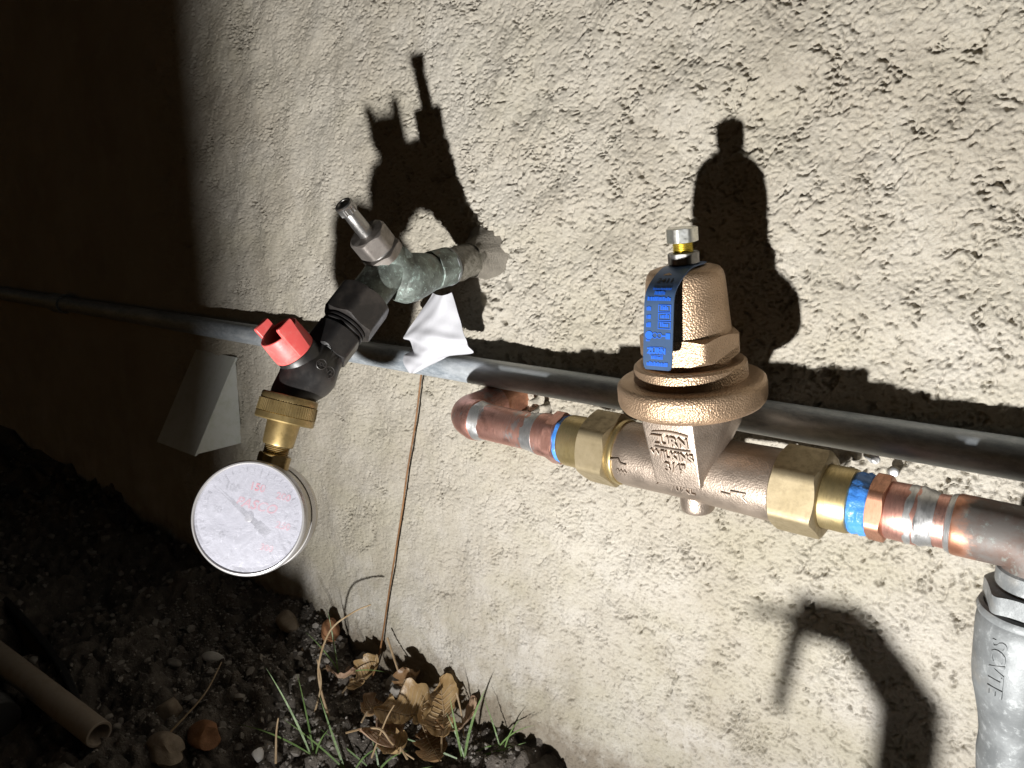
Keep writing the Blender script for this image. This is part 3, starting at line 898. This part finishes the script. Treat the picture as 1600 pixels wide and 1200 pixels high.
make('nut_face', lathe(S0, sd, [(.0245, .0096), (.0265, .0096)], 36), M['steel_dark'], bib)
make('stem', lathe(S0, sd, [(.034, .0046), (.046, .0046), (.0545, .0044), (.0548, .0043)], 28), M['steel_stem'], bib)
make('spline', lathe(S0, sd, [(.0547, .0043), (.0552, .0052), (.0590, .0052), (.0595, .0054), (.0605, .0055), (.0612, .0049), (.0612, .0034), (.0602, .0030), (.0602, 0)], 64, mod=lambda a, s: 1.0 if s < .0550 or s > .0593 else 1+.05*(1 if math.sin(16*a) > 0 else -1)), M['steel_stem'], bib)

# ================================================================ black hose valve with red handle
HV0 = bc + od*.0270
hv = thing('hose_valve', 'black plastic shut off valve with red handle screwed on the bibb', 'valve', HV0)
make('hex_coupling', hexnut(HV0, od, .0, .0210, .0150, ref=(1, 0, 0), a0=.25, rin=.008, k0=.9, k1=.5), M['black_worn'], hv)
make('rib', join(*[lathe(HV0, od, [(s, .0116), (s+.0004, .0128), (s+.0014, .0128), (s+.0018, .0116)], 40) for s in (.0218, .0243)]), M['black_plastic'], hv)
make('throat', lathe(HV0, od, [(.018, .0116), (.030, .0116)], 40), M['black_plastic'], hv)
make('hex_body', hexnut(HV0, od, .0275, .0430, .0124, ref=(1, 0, 0), a0=.25, rin=.004, k0=.4, k1=.9), M['black_plastic'], hv)
VC = HV0 + od*.0555                        # ball centre
cd = V3((0, -.365, -.931)).normalized()       # outlet direction of the valve
CO = B(-.1577, -.0982) - cd*.0072            # mouth of the outlet
path = catmull([HV0+od*.036, HV0+od*.046, VC, VC.lerp(CO, .55) - cd*.001, CO - cd*.001, CO + cd*.006], 5)
n_p = len(path)
rads = []
for i in range(n_p):
    u_ = i/(n_p-1)
    rads.append(.0115 + .0040*math.exp(-((u_-.45)/.20)**2) - .0012*max(0, u_-.7)/.3)
make('ball_body', sweep(path, rads, 40), M['black_plastic'], hv)
hd = V3((-.10, -.60, .79)).normalized()      # handle axis
make('handle_boss', lathe(VC, hd, [(0, .0120), (.013, .0118), (.0145, .0112), (.0145, 0)], 40), M['black_plastic'], hv)
H0 = VC + hd*.0148
rh = make('red_handle', lathe(H0, hd, [(0, .0), (0, .0112), (.0008, .0118), (.0035, .0119), (.0145, .0114), (.0148, .0110), (.0146, .0096), (.004, .0094), (.004, 0)], 48), M['red_plastic'], hv)
# wings of the handle: two swept fins, hollow on top
_, w1, w2_ = basis(hd, (1, 0, 0))
wd = w1
wt = hd.cross(wd)
for sgn in (-1, 1):
    c = H0 + wd*sgn*.0005
    pp = []
    for (ra, rb_, h_, t0_, t1_) in ((.0095, .0124, .001, -.0044, .0030), (.0096, .0126, .013, -.0050, .0046), (.0102, .0130, .0195, -.0050, .0048), (.0104, .0132, .0205, -.0046, .0044)):
        for r_ in (ra, rb_):
            for t_ in (t0_, t1_): pp.append(H0 + wd*sgn*r_ + hd*h_ + wt*t_)
    fin = make('handle_wing', bevel_hull(pp, .0003, 1), M['red_plastic'], rh)
# moulded marks on the valve body
fm = V3((.92, -.33, .10)).normalized()
def mark(s, c, r, size):
    upv = V3((0, .45, .9)); rx = upv.cross(fm).normalized(); uy = fm.cross(rx)
    ring = []
    V = []
    n = 28
    ring = sweep([c + (rx*math.cos(2*math.pi*k/n) + uy*math.sin(2*math.pi*k/n))*r for k in range(n+1)], .00028, 8, cap=False)
    return join(ring, text_vf(s, size, .0004, c, rx, uy, bold=.00005))
make('moulded_mark', mark('SDL', VC + fm*.0154 + V3((0, .0015, .0042)), .0027, .0026), M['black_worn'], hv)
make('moulded_mark', mark('V2', VC + fm*.0162 + V3((0, .0058, -.0008)), .0031, .0036), M['black_worn'], hv)

# ================================================================ pressure gauge
G0 = CO
pg = thing('pressure_gauge', 'round scuffed pressure gauge hanging from the black valve by a brass swivel', 'gauge', G0)
def knurl(a, s): return 1+.010*(1 if math.sin(72*a) > 0 else -1)
make('swivel_nut', lathe(CO, cd, [(-.0005, .0110), (-.0005, .0146), (.0003, .0152), (.0030, .0153), (.0034, .0149)], 72), M['brass_dull'], pg)
make('knurled_band', lathe(CO, cd, [(.0034, .0150), (.0036, .0156), (.0100, .0159), (.0103, .0153)], 432, mod=knurl), M['brass_dull'], pg)
make('swivel_lip', lathe(CO, cd, [(.0101, .0156), (.0105, .0160), (.0135, .0160), (.0142, .0154), (.0144, .0085)], 72), M['brass_dull'], pg)
make('neck', lathe(CO, cd, [(.0135, .0090), (.0260, .0084), (.0272, .0080), (.0274, .0070)], 40), M['brass_dull'], pg)
pth = []
for k in range(6): pth += [(.0272+k*.0010, .0064), (.0277+k*.0010, .0070)]
make('thread', lathe(CO, cd, pth, 32), M['brass_dull'], pg)
make('stem_hex', hexnut(CO, cd, .0320, .0400, .0078, ref=(1, -.2, 0), a0=.1, rin=.002, sides=4, div=16, rnd=.0022), M['brass_dull'], pg)
camv = (V3((0, -.39, 0)) - V3((BX, -.186, -.155))).normalized()
gn = (camv - cd*camv.dot(cd)*.55 - right*.30).normalized()
CS = CO + cd*.0668 + V3((-.002, 0, 0))                        # centre of the case
R0 = .0296
make('case', lathe(CS, gn, [(-.0195, 0), (-.0195, R0-.004), (-.0185, R0-.0015), (-.0165, R0-.0004), (-.013, R0), (.0085, R0), (.0085, R0-.002)], 90), M['gauge_case'], pg)
make('case_band', lathe(CS, gn, [(-.0090, R0-.001), (-.0088, R0+.0004), (-.0010, R0+.0004), (-.0008, R0-.001)], 90), M['gauge_bezel'], pg)
make('bezel', lathe(CS, gn, [(.0080, R0-.0006), (.0082, R0+.0005), (.0092, R0+.0007), (.0125, R0+.0006), (.0137, R0-.0001), (.0139, R0-.0008), (.0131, R0-.0014), (.0110, R0-.0015)], 90), M['gauge_bezel'], pg)
dial = make('dial', lathe(CS, gn, [(.0111, R0-.0012), (.0112, 0)], 90), M['gauge_dial'], pg)
ins = thing  # noqa
gy_ = (-cd - gn*(-cd).dot(gn)).normalized(); gx_ = gy_.cross(gn).normalized()
DF = CS + gn*.0114
def gp(ang, r, k=0.0):
    """dial position: ang measured clockwise from straight up, degrees"""
    a = math.radians(ang); return DF + (gx_*math.sin(a) + gy_*math.cos(a))*r*R0 + gn*k
def gtext(s, ang, r, size, bold=.0001): return text_vf(s, size, .0001, gp(ang, r), gx_, gy_, bold=bold)
make('red_figures', join(gtext('150', 0, .55, .0056), gtext('200', 45, .70, .0052), gtext('250', 90, .62, .0052), gtext('300', 135, .62, .0046)), M['gauge_red'], dial, smooth=None)
make('red_maker_name', text_vf('PASCO', .0070, .0001, DF + gy_*.0070 + gx_*.0016, gx_, gy_, bold=.00012, shear=.3), M['gauge_red'], dial, smooth=None)
make('black_figures', join(gtext('100', -45, .62, .0054), gtext('50', -90, .60, .0050), gtext('0', -135, .58, .0050)), M['gauge_faded'], dial, smooth=None)
tk = []
for k in range(31):
    a = -135 + 9*k; r0 = .80 if k % 5 else .72
    d = V3(gp(a, 1)) - DF; d.normalize(); s_ = gn.cross(d)
    w = .00022
    tk.append(([gp(a, r0, .0002)+s_*w, gp(a, r0, .0002)-s_*w, gp(a, .88, .0002)-s_*w, gp(a, .88, .0002)+s_*w], [(0, 1, 2, 3)]))
make('scale_marks', join(*tk), M['gauge_faded'], dial, smooth=None)
# pointer at about 80
pa = math.radians(-62)
pd = (gx_*math.sin(pa) + gy_*math.cos(pa)).normalized(); ps = gn.cross(pd)
def pp_(l, w): return DF + pd*l + ps*w + gn*.0007
ptr = make('pointer', ([pp_(.0240, 0), pp_(.004, .0009), pp_(-.0055, .0011), pp_(-.0055, .0020), pp_(-.0135, .0020), pp_(-.0135, -.0020), pp_(-.0055, -.0020), pp_(-.0055, -.0011), pp_(.004, -.0009)],
     [(0, 1, 8), (1, 2, 7, 8), (2, 3, 4, 5, 6, 7)]), M['gauge_black'], dial, smooth=None)
make('pointer_hub', lathe(DF, gn, [(.0004, .0022), (.0012, .0021), (.0014, .0015), (.0014, 0)], 28), M['gauge_bezel'], dial)
make('lens', lathe(CS, gn, [(.0130, R0-.0012), (.0135, R0*.7), (.0138, R0*.35), (.0139, 0)], 72), M['scuffed_lens'], pg)

# ================================================================ torn paper tag hanging from the bibb
rows = [
    [(-0.3696, -0.0340, -0.0436), (-0.3572, -0.0380, -0.0443), (-0.3518, -0.0340, -0.0422)],
    [(-0.3831, -0.0340, -0.0582), (-0.3613, -0.0390, -0.0570), (-0.3453, -0.0350, -0.0562)],
    [(-0.3944, -0.0340, -0.0701), (-0.3665, -0.0400, -0.0658), (-0.3400, -0.0360, -0.0664)],
    [(-0.3999, -0.0340, -0.0764), (-0.3670, -0.0420, -0.0724), (-0.3363, -0.0370, -0.0730)],
    [(-0.4005, -0.0270, -0.0795), (-0.3689, -0.0410, -0.0778), (-0.3438, -0.0280, -0.0769)],
    [(-0.4050, -0.0220, -0.0874), (-0.3701, -0.0400, -0.0833), (-0.3464, -0.0210, -0.0831)],
    [(-0.4065, -0.0280, -0.0905), (-0.3745, -0.0360, -0.0886), (-0.3633, -0.0245, -0.0862)],
    [(-0.4035, -0.0310, -0.0962), (-0.3812, -0.0340, -0.0941), (-0.3685, -0.0280, -0.0890)],
    [(-0.3970, -0.0310, -0.1014), (-0.3913, -0.0320, -0.1005), (-0.3832, -0.0310, -0.0965)],
]
R_ = [catmull(r, 8) for r in rows]
ncol = len(R_[0])
colsP = [catmull([R_[j][i] for j in range(len(rows))], 6) for i in range(ncol)]
nr = len(colsP[0])
V = [colsP[i][j] + V3((0, .0003*math.sin(i*1.1+j*.5)+.0002*math.sin(j*.9-i*.4), 0)) for i in range(ncol) for j in range(nr)]
F = [(i*nr+j, (i+1)*nr+j, (i+1)*nr+j+1, i*nr+j+1) for i in range(ncol-1) for j in range(nr-1)]
V = V + [v + V3((0, .00025, 0)) for v in V]
nV = ncol*nr
F = F + [tuple(reversed([k+nV for k in f])) for f in F]
pt = make('paper_tag', (V, F), M['white_paper'], origin=(-.3625, -.038, -.044), smooth=80)
tag(pt, 'crumpled white paper tag dangling from the hose bibb over the conduit', 'paper tag')

# ================================================================ wedge shaped vent cover on the wall
wx0, wx1 = -.757, -.682
zt, zb, yo = -.126, -.212, -.049
wv = thing('vent_hood', 'pale wedge shaped hood on the dark left part of the wall', 'vent hood', (-.72, 0, -.21))
def slab(pts, w=.0008): return bevel_hull(pts, w, 1)
tH = .002
make('side_panel', slab([(wx1, .0, zt), (wx1, .0, zb), (wx1, yo, zb-.001), (wx1-tH, .0, zt), (wx1-tH, 0, zb), (wx1-tH, yo, zb-.001)], .0004), M['vent_paint'], wv)
make('side_panel', slab([(wx0, .0, zt), (wx0, .0, zb), (wx0, yo, zb-.001), (wx0+tH, .0, zt), (wx0+tH, 0, zb), (wx0+tH, yo, zb-.001)], .0004), M['vent_paint'], wv)
make('front_panel', slab([(wx0-.001, -.0005, zt+.001), (wx1+.001, -.0005, zt+.001), (wx0-.001, yo-.001, zb-.002), (wx1+.001, yo-.001, zb-.002), (wx0-.001, .002, zt), (wx1+.001, .002, zt), (wx0-.001, yo+.0015, zb-.002), (wx1+.001, yo+.0015, zb-.002)], .0004), M['vent_paint'], wv)

# ================================================================ rusty stem against the wall
st = make('dead_plant_stalk', sweep(catmull([(-.4118, -.006, -.104), (-.4208, -.0055, -.1462), (-.4310, -.006, -.187), (-.4400, -.005, -.223), (-.4572, -.006, -.2946), (-.4710, -.008, -.3582), (-.4790, -.012, -.385)], 6), .00072, 8), M['rust_stem'], origin=(-.479, -.012, -.385))
tag(st, 'thin rust brown stem leaning straight up the wall below the conduit', 'stem')

# little solder splashes on the stucco under the conduit
for (x, z, r, lb) in ((-.0985, -.1110, .0042, 'larger shiny solder splash on the stucco above the right copper pipe'), (-.0880, -.1165, .0026, 'smaller shiny solder splash close to the right copper pipe')):
    o = make('solder_splash', rock_vf((x, -.0006, z), r, int(r*1e5), (1, .35, 1), 3, .5), M['solder'], origin=(x, 0, z), smooth=30)
    tag(o, lb, 'solder splash')

# ================================================================ things on the ground
# pvc pipe end
pe = V3((-.6000, -.1880, -.3960)); pb = V3((-.98, -.235, -.362))
pax = (pe-pb).normalized(); plen = (pe-pb).length
pv = thing('plastic_pipe', 'beige plastic pipe lying on the dark soil, open end showing', 'pipe', pe)
make('wall', lathe(pb, pax, [(0, .0107)] + [(plen*k/8, .0107) for k in range(1, 8)] + [(plen-.0006, .0107), (plen, .0102), (plen, .0086), (plen-.001, .0082), (plen-.12, .0082), (plen-.121, 0)], 36), M['pvc'], pv)
# black corrugated hose lying beside it
hp = catmull([(-1.15, -.17, -.384), (-.90, -.168, -.386), (-.72, -.172, -.3995), (-.60, -.196, -.417), (-.50, -.225, -.431)], 40)
# (flat black edging strip along the bed)
V = []; F = []
for i, p in enumerate(hp):
    d = (hp[min(i+1, len(hp)-1)]-hp[max(i-1, 0)]).normalized(); s_ = d.cross(V3((0, 0, 1))).normalized()
    for (a, b) in ((-.002, -.02), (-.002, .0085), (-.0012, .0095), (.0012, .0095), (.002, .0085), (.002, -.02)):
        V.append(p + s_*a*1.6 + V3((0, 0, b)))
for i in range(len(hp)-1):
    for k in range(6): F.append((i*6+k, i*6+(k+1) % 6, (i+1)*6+(k+1) % 6, (i+1)*6+k))
F += [tuple(range(5, -1, -1)), tuple((len(hp)-1)*6+k for k in range(6))]
ed = make('edging_strip', (V, F), M['black_rubber'], origin=hp[80], smooth=30)
tag(ed, 'black plastic edging strip running past the open plastic pipe', 'edging')
# crumpled corrugated tube at the left edge
ct = [(-.76, -.238, -.398), (-.71, -.232, -.398), (-.685, -.231, -.399)]
cp = catmull(ct, 20)
cr = [.0135*(1+.13*math.sin(i*1.45)) for i in range(len(cp))]
co_ = make('corrugated_tube', sweep(cp, cr, 26), M['black_rubber'], origin=cp[20], smooth=60)
tag(co_, 'dark ribbed tube end at the lower left corner of the bed', 'tube')

stone_thing(-.541, -.132, .0145, 'stone_orange', 'round orange stone among dark gravel', (1.15, .85, .7), 3, .45)
stone_thing(-.553, -.158, .0165, 'stone_brown', 'big brown cracked stone in front of the orange one', (1.25, .8, .65), 5, .5)
stone_thing(-.512, -.145, .0055, 'stone_pale', 'white pebble right below the orange stone', (1, .9, .9), 8, .3)
stone_thing(-.486, -.118, .0055, 'stone_pale', 'white pebble at the right end of the gravel by the grass', (.8, .9, 1.2), 9, .3)
stone_thing(-.628, -.075, .0085, 'stone_pale', 'flat pale pebble in the dark below the gauge', (1.5, .6, .6), 10, .2, rot=.5)
stone_thing(-.660, -.098, .0075, 'stone_grey', 'grey pebble left of the flat pale pebble', (1.4, .7, .6), 12, .2, rot=.3)
stone_thing(-.600, -.132, .0120, 'stone_brown', 'brown pitted stone beside the edging strip', (.8, 1, .9), 13, .35)
stone_thing(-.585, -.022, .0130, 'stone_brown', 'brown stone wedged at the foot of the wall', (1.5, .8, .7), 14, .25, rot=-.3)
stone_thing(-.530, -.014, .0110, 'stone_orange', 'rusty stone at the wall foot beside the brown one', (.8, .9, 1.1), 15, .2)
stone_thing(-.447, -.010, .0120, 'stone_grey', 'grey stone at the wall foot behind the rust brown stem', (1.1, .8, .8), 16, .3)
stone_thing(-.492, -.006, .0105, 'stone_grey', 'dark grey stone between the rusty stone and the stem', (1.3, .8, .8), 17, .3)
# loose gravel: countless
GV = []; GF = []
protos = [rock_vf((0, 0, 0), 1.0, 100+k, (1, .8, .7), 1, .4) for k in range(8)]
rg = random.Random(21)
for k in range(7600):
    x = rg.uniform(-1.3, -.30); y = -abs(rg.gauss(0, .16))-.004
    if k > 2600: x = rg.uniform(-.72, -.31); y = -abs(rg.gauss(0, .09))-.002
    if y < -.34: continue
    r = .0011 + .0052*rg.random()**3.2
    if k > 2600: r = .0007 + .0017*rg.random()**2
    elif x > -.47 and y > -.06: r *= .6
    pv_, pf_ = protos[k % 8]; a = rg.uniform(0, 6.28); ca, sa = math.cos(a), math.sin(a)
    z = ground_z(x, y) + r*.25; b = len(GV)
    GV += [(x+r*(p.x*ca-p.y*sa), y+r*(p.x*sa+p.y*ca), z+r*p.z) for p in pv_]
    GF += [tuple(i+b for i in f) for f in pf_]
gravel = make('gravel', (GV, GF), M['stone_grey'], smooth=50)
tag(gravel, 'loose dark gravel and clods scattered over the soil', 'gravel', kind='stuff')

# dead leaves
def leaf(c, size, yaw, pitch, roll, matn, label, seed, lobes=5, curl=.5):
    rr = random.Random(seed)
    c = V3(c)
    nu, nv_ = 40, 14
    mt = Matrix.Rotation(yaw, 3, 'Z') @ Matrix.Rotation(pitch, 3, 'Y') @ Matrix.Rotation(roll, 3, 'X')
    ph = [rr.uniform(0, 6.28) for _ in range(6)]
    tears = [(rr.uniform(.25, .8), rr.choice((-1, 1)), rr.uniform(.03, .06)) for _ in range(2)]
    def width(u, sg):
        w = .34*(math.sin(math.pi*min(1, max(0, u)))**.75)*(1 + .14*math.cos(u*lobes*2*math.pi+ph[0]) + .05*math.sin(u*31+ph[4]*sg) + .03*math.sin(u*57+ph[5]))
        for (tu_, ts, tw) in tears:
            if ts == sg: w *= 1-.45*math.exp(-((u-tu_)/tw)**2)
        return w
    def S(u, v_):
        w = width(u, 1 if v_ >= 0 else -1)
        y = v_*w
        k = curl*(2.6+1.2*math.sin(3*u+ph[3]))                 # rolled about the midrib
        a = y*k + (.25*math.sin(5*u+ph[1])*abs(v_))
        Rr = 1/max(k, .2)
        yy = Rr*math.sin(a); zz = Rr*(1-math.cos(a))
        b = (u-.5)*curl*1.6                                    # and bent along it
        xx = math.sin(b)/(curl*1.6); zz += (1-math.cos(b))/(curl*1.6)
        zz += .022*math.sin(11*u+ph[1]+3*v_) + .018*math.sin(7*v_+ph[2]+6*u)*abs(v_) + .010*math.sin(23*u+9*v_+ph[3])
        zz -= .012*math.exp(-(v_/.10)**2)
        return c + mt @ (V3((xx, yy, zz))*size)
    V = [S(i/nu, j/nv_*2-1) for i in range(nu+1) for j in range(nv_+1)]
    F = [(i*(nv_+1)+j, i*(nv_+1)+j+1, (i+1)*(nv_+1)+j+1, (i+1)*(nv_+1)+j) for i in range(nu) for j in range(nv_)]
    o = thing('dead_leaf', label, 'leaf', c, 'dead leaves at the foot of the wall')
    make('blade', (V, F), M[matn], o, smooth=None if False else 120)
    nn = (mt @ V3((0, 0, 1)))*.0003
    rib = [c + mt @ (V3((-.66, .03, .10))*size)] + [S(u/14, 0)+nn for u in range(15)]
    make('midrib', sweep(rib, [.0008]*2 + [.0006]*8 + [.0004]*6, 6), M['dry_straw'], o)
    vs = []
    for k in range(2, 11):
        for sg in (-1, 1):
            vs.append(sweep([S(k/14+.13*q/4, sg*.85*q/4)+nn for q in range(5)], [.0004, .00035, .0003, .00022, .00015], 5))
    make('veins', join(*vs), M['dry_straw'], o)
    return o
leaf((-.404, -.036, -.370), .056, .4, -.25, .35, 'dead_leaf', 'broad curled tan leaf in the middle of the leaf heap', 1, 4, .9)
leaf((-.382, -.020, -.366), .052, 2.4, -.5, -.3, 'dead_leaf', 'tan leaf standing against the wall at the right of the heap', 2, 3, .8)
leaf((-.412, -.054, -.378), .048, 1.3, .15, .2, 'dead_leaf_pink', 'pinkish leaf lying lowest in front of the heap', 3, 4, .8)
leaf((-.425, -.014, -.364), .042, -.6, -.9, .4, 'dead_leaf_dark', 'upright brown leaf at the left back of the heap', 4, 3, 1.0)
leaf((-.470, -.022, -.370), .040, 1.1, -.7, .2, 'dead_leaf', 'small folded orange leaf below the rust brown stem', 5, 3, 1.1)
leaf((-.492, -.034, -.376), .036, .2, -.2, -.6, 'dead_leaf_pink', 'small pinkish leaf left of the folded orange one', 6, 3, 1.1)
leaf((-.372, -.042, -.381), .045, -.4, .1, .2, 'dead_leaf_dark', 'dark leaf at the bottom edge right of the heap', 7, 4, .9)
leaf((-.535, -.020, -.368), .038, .8, -.6, .1, 'dead_leaf_dark', 'ragged leaf against the wall foot, left of the stem', 8, 3, 1.1)
leaf((-.392, -.062, -.381), .040, 2.9, .2, -.2, 'dead_leaf', 'curled golden leaf at the very bottom of the heap', 9, 4, 1.2)
leaf((-.440, -.046, -.379), .034, 2.2, .1, .3, 'dead_leaf_dark', 'small dark leaf on the soil left of the heap', 10, 3, 1.2)
leaf((-.362, -.014, -.368), .036, .9, -.8, -.2, 'dead_leaf_pink', 'small pale leaf leaning on the wall at the heap end', 11, 3, 1.0)

# grass blades in tufts
def blade_vf(p0, d, length, w, bend_, n=10):
    p = V3(p0); d = V3(d).normalized(); side = d.cross(V3((.6, -.75, .2))).normalized()
    V = []
    for i in range(n+1):
        t_ = i/n
        ww = w*(1-t_**2.2)*(.6+.4*min(1, t_*4))
        V += [p - side*ww, p + side*ww + V3((0, 0, 0)), ]
        d = (d + V3(bend_)*(1.0/n)).normalized(); p = p + d*(length/n)
    F = [(2*i, 2*i+1, 2*i+3, 2*i+2) for i in range(n)]
    return V, F
def tuft(c, blades, label, matn='grass_green', name='grass_tuft', cat='grass'):
    c = V3(c); c.z = ground_z(c.x, c.y)+.001
    o = thing(name, label, cat, c, 'grass and straw at the foot of the wall')
    for (off, d, ln, w, be) in blades:
        make('blade', blade_vf(c+V3(off), d, ln, w*.72, be), M[matn], o, smooth=80)
    return o
CL = V3((-.764, -.645, 0))     # towards the left of the picture
tuft((-.452, -.094, 0), [((0, 0, 0), (-.35, -.1, .9), .075, .0013, (-.3, -.1, .0)), ((.002, 0, 0), (-.9, -.3, .35), .075, .0011, (-.3, 0, -.5)), ((0, .003, 0), (-.5, .2, .8), .06, .0011, (-.1, 0, -.2)), ((.004, .002, 0), (.2, .1, .9), .030, .001, (.3, 0, -.5))], 'green grass tuft with one tall blade left of the leaf heap')
tuft((-.425, -.082, 0), [((0, 0, 0), (-.5, .0, .8), .060, .0014, (-.2, .1, .2)), ((.004, 0, 0), (-.7, -.2, .5), .070, .0011, (-.2, 0, -.3)), ((.004, .006, 0), (.3, .2, .8), .04, .001, (.4, 0, -.7))], 'blue green grass tuft in front of the leaf heap')
tuft((-.352, -.028, 0), [((0, 0, 0), (.05, .1, 1), .062, .0015, (.3, .1, -.1)), ((-.003, 0, 0), (-.15, -.1, 1), .050, .0013, (.0, 0, .1)), ((.003, .001, 0), (.8, .3, .45), .052, .0014, (.1, .1, .1)), ((-.004, -.004, 0), (-.8, -.4, .25), .060, .0012, (-.1, 0, -.1)), ((.002, .002, 0), (.5, .3, .7), .040, .0010, (.4, 0, -.6)), ((0, 0, 0), (-.4, 0, .9), .036, .0010, (-.2, 0, -.2))], 'bright green grass tuft right of the leaf heap near the wall')
tuft((-.500, -.030, 0), [((0, 0, 0), (-.2, .05, .95), .055, .0010, (-.1, .0, -.1)), ((.003, 0, 0), (-.6, -.1, .7), .050, .0009, (-.3, 0, -.4)), ((.005, 0, 0), (.7, .1, .5), .055, .0009, (.2, 0, -.4))], 'thin green grass at the wall foot left of the stem')
tuft((-.405, -.068, 0), [((0, 0, 0), (.3, .2, .7), .035, .0012, (.4, .1, -.5)), ((.002, 0, 0), (-.1, .1, .9), .028, .0010, (-.5, 0, -.6)), ((.008, 0, 0), (.7, .3, .4), .045, .0012, (.1, 0, .0)), ((-.01, 0, 0), (-.6, -.2, .4), .05, .001, (-.2, 0, -.2))], 'low grass growing through the leaves at the bottom edge')
tuft((-.328, -.018, 0), [((0, 0, 0), (.4, .1, .8), .045, .0009, (.3, .0, -.6)), ((.003, 0, 0), (-.4, .1, .8), .04, .0008, (-.1, 0, -.3)), ((.006, 0, 0), (.1, .1, .9), .035, .0008, (.4, 0, -.4))], 'sparse grass at the far right of the wall foot')

def straw(pts, r, label):
    P = catmull(pts, 6)
    o = make('dry_straw', sweep(P, [r*(1-.5*i/len(P)) for i in range(len(P))], 7), M['dry_straw'], origin=pts[0])
    return tag(o, label, 'straw', 'grass and straw at the foot of the wall')
straw([(-.470, -.062, -.392), (-.481, -.062, -.366), (-.483, -.060, -.345), (-.482, -.048, -.322), (-.465, -.038, -.305), (-.452, -.030, -.297)], .0011, 'tall bent dry straw crossing in front of the rust brown stem')
straw([(-.485, -.066, -.390), (-.478, -.063, -.362), (-.486, -.060, -.345)], .0009, 'short dry straw forking from the bent one')
straw([(-.455, -.012, -.335), (-.437, -.018, -.352), (-.420, -.024, -.366), (-.405, -.030, -.372)], .0010, 'dry straw falling from the stem to the leaf heap')
straw([(-.466, -.115, -.398), (-.471, -.110, -.378), (-.470, -.108, -.365)], .0010, 'short dry straw upright at the bottom left of the grass')
straw([(-.402, -.075, -.385), (-.400, -.062, -.360), (-.398, -.055, -.350)], .0008, 'pale straw standing in front of the leaf heap')
straw([(-.420, -.070, -.372), (-.402, -.066, -.366), (-.388, -.066, -.372), (-.372, -.060, -.380)], .0010, 'pale straw lying across the front leaves')
straw([(-.560, -.150, -.396), (-.560, -.120, -.378), (-.575, -.095, -.366)], .0008, 'fine straw in the dark gravel above the orange stone')
straw([(-.375, -.012, -.352), (-.366, -.016, -.366), (-.360, -.020, -.380)], .0008, 'curled straw hanging at the right of the leaf heap')

# ================================================================ torch and added shade casters, outside the picture
# unseen riser, made up to cast the shadow low on the wall
ri = thing('shadow_riser', 'unseen riser shape with a hanging lever, added to cast the low wall shadow', 'riser', (-.0775, -.21, -.45))
make('riser_pipe', sweep([(-.0800, -.21, -.50), (-.0800, -.21, -.38), (-.0800, -.21, -.318), (-.0800, -.21, -.308)], .0100, 24), M['black_rubber'], ri)
make('arm', sweep([(-.0765, -.21, -.3090), (-.0950, -.21, -.2865), (-.1010, -.21, -.2825), (-.1190, -.21, -.2835)], [.0092, .0092, .0086, .0076], 24), M['black_rubber'], ri)
make('elbow_fitting', lathe((-.0795, -.21, -.322), (0, 0, 1), [(0, .0088), (.001, .0099), (.010, .0100), (.015, .0092), (.0175, .005), (.018, 0)], 24), M['black_rubber'], ri)
make('lever', sweep(catmull([(-0.1165, -0.21, -0.2835), (-0.1195, -0.21, -0.3005), (-0.1225, -0.21, -0.3235)], 6), [.0040-.0018*i/12 for i in range(13)], 14), M['black_rubber'], ri)
make('spout', sweep(catmull([(-0.1155, -0.21, -0.2835), (-0.1255, -0.21, -0.2860), (-0.1355, -0.21, -0.2890)], 6), [.0028-.0016*i/12 for i in range(13)], 14), M['black_rubber'], ri)

# unseen block added beside the torch to keep the left of the wall dark
bl = bevel_hull(boxpts((-.338, -.531, -.38), (1, 0, 0), (0, 1, 0), (0, 0, 1), .160, .018, .20), .004, 2)
bo = make('shade_block', bl, M['shade_block'], origin=(-.338, -.531, -.58), smooth=30)
tag(bo, 'grey unseen block added beside the torch to shade the left of the wall', 'block')
hb = bevel_hull(boxpts((-.368, -.415, -.437), V3((1, .06, .0)).normalized(), V3((-.06, 1, 0)).normalized(), (0, 0, 1), .098, .03, .045), .004, 2)  # unseen low block, added to keep the ground at the left dark
hb = make('shade_brick', hb, M['stone_brown'], origin=(-.368, -.415, -.495), smooth=30)
tag(hb, 'low brown unseen block half sunk in the soil, added to shade the ground', 'shade_brick')

# the torch itself
td = (LAMP_AIM - LAMP).normalized()
to = thing('torch', 'black hand torch lying on the soil and shining up at the wall', 'torch', LAMP)
make('head', lathe(LAMP, td, [(-.040, .0), (-.040, .011), (-.030, .013), (-.012, .019), (-.004, .019), (-.003, .0165), (-.010, .012), (-.010, 0)], 40), M['black_rubber'], to)
make('barrel', lathe(LAMP, td, [(-.125, 0), (-.125, .0105), (-.12, .0115), (-.045, .0115), (-.040, .011)], 32), M['black_rubber'], to)
ld = bpy.data.lights.new('beam', 'SPOT')
ld.energy = LAMP_POWER; ld.color = LAMP_COLOR; ld.shadow_soft_size = LAMP_SIZE
ld.spot_size = math.radians(130); ld.spot_blend = 1.0
lo = bpy.data.objects.new('beam', ld); COL.objects.link(lo)
lo.parent = to
lo.rotation_euler = td.to_track_quat('-Z', 'Y').to_euler()
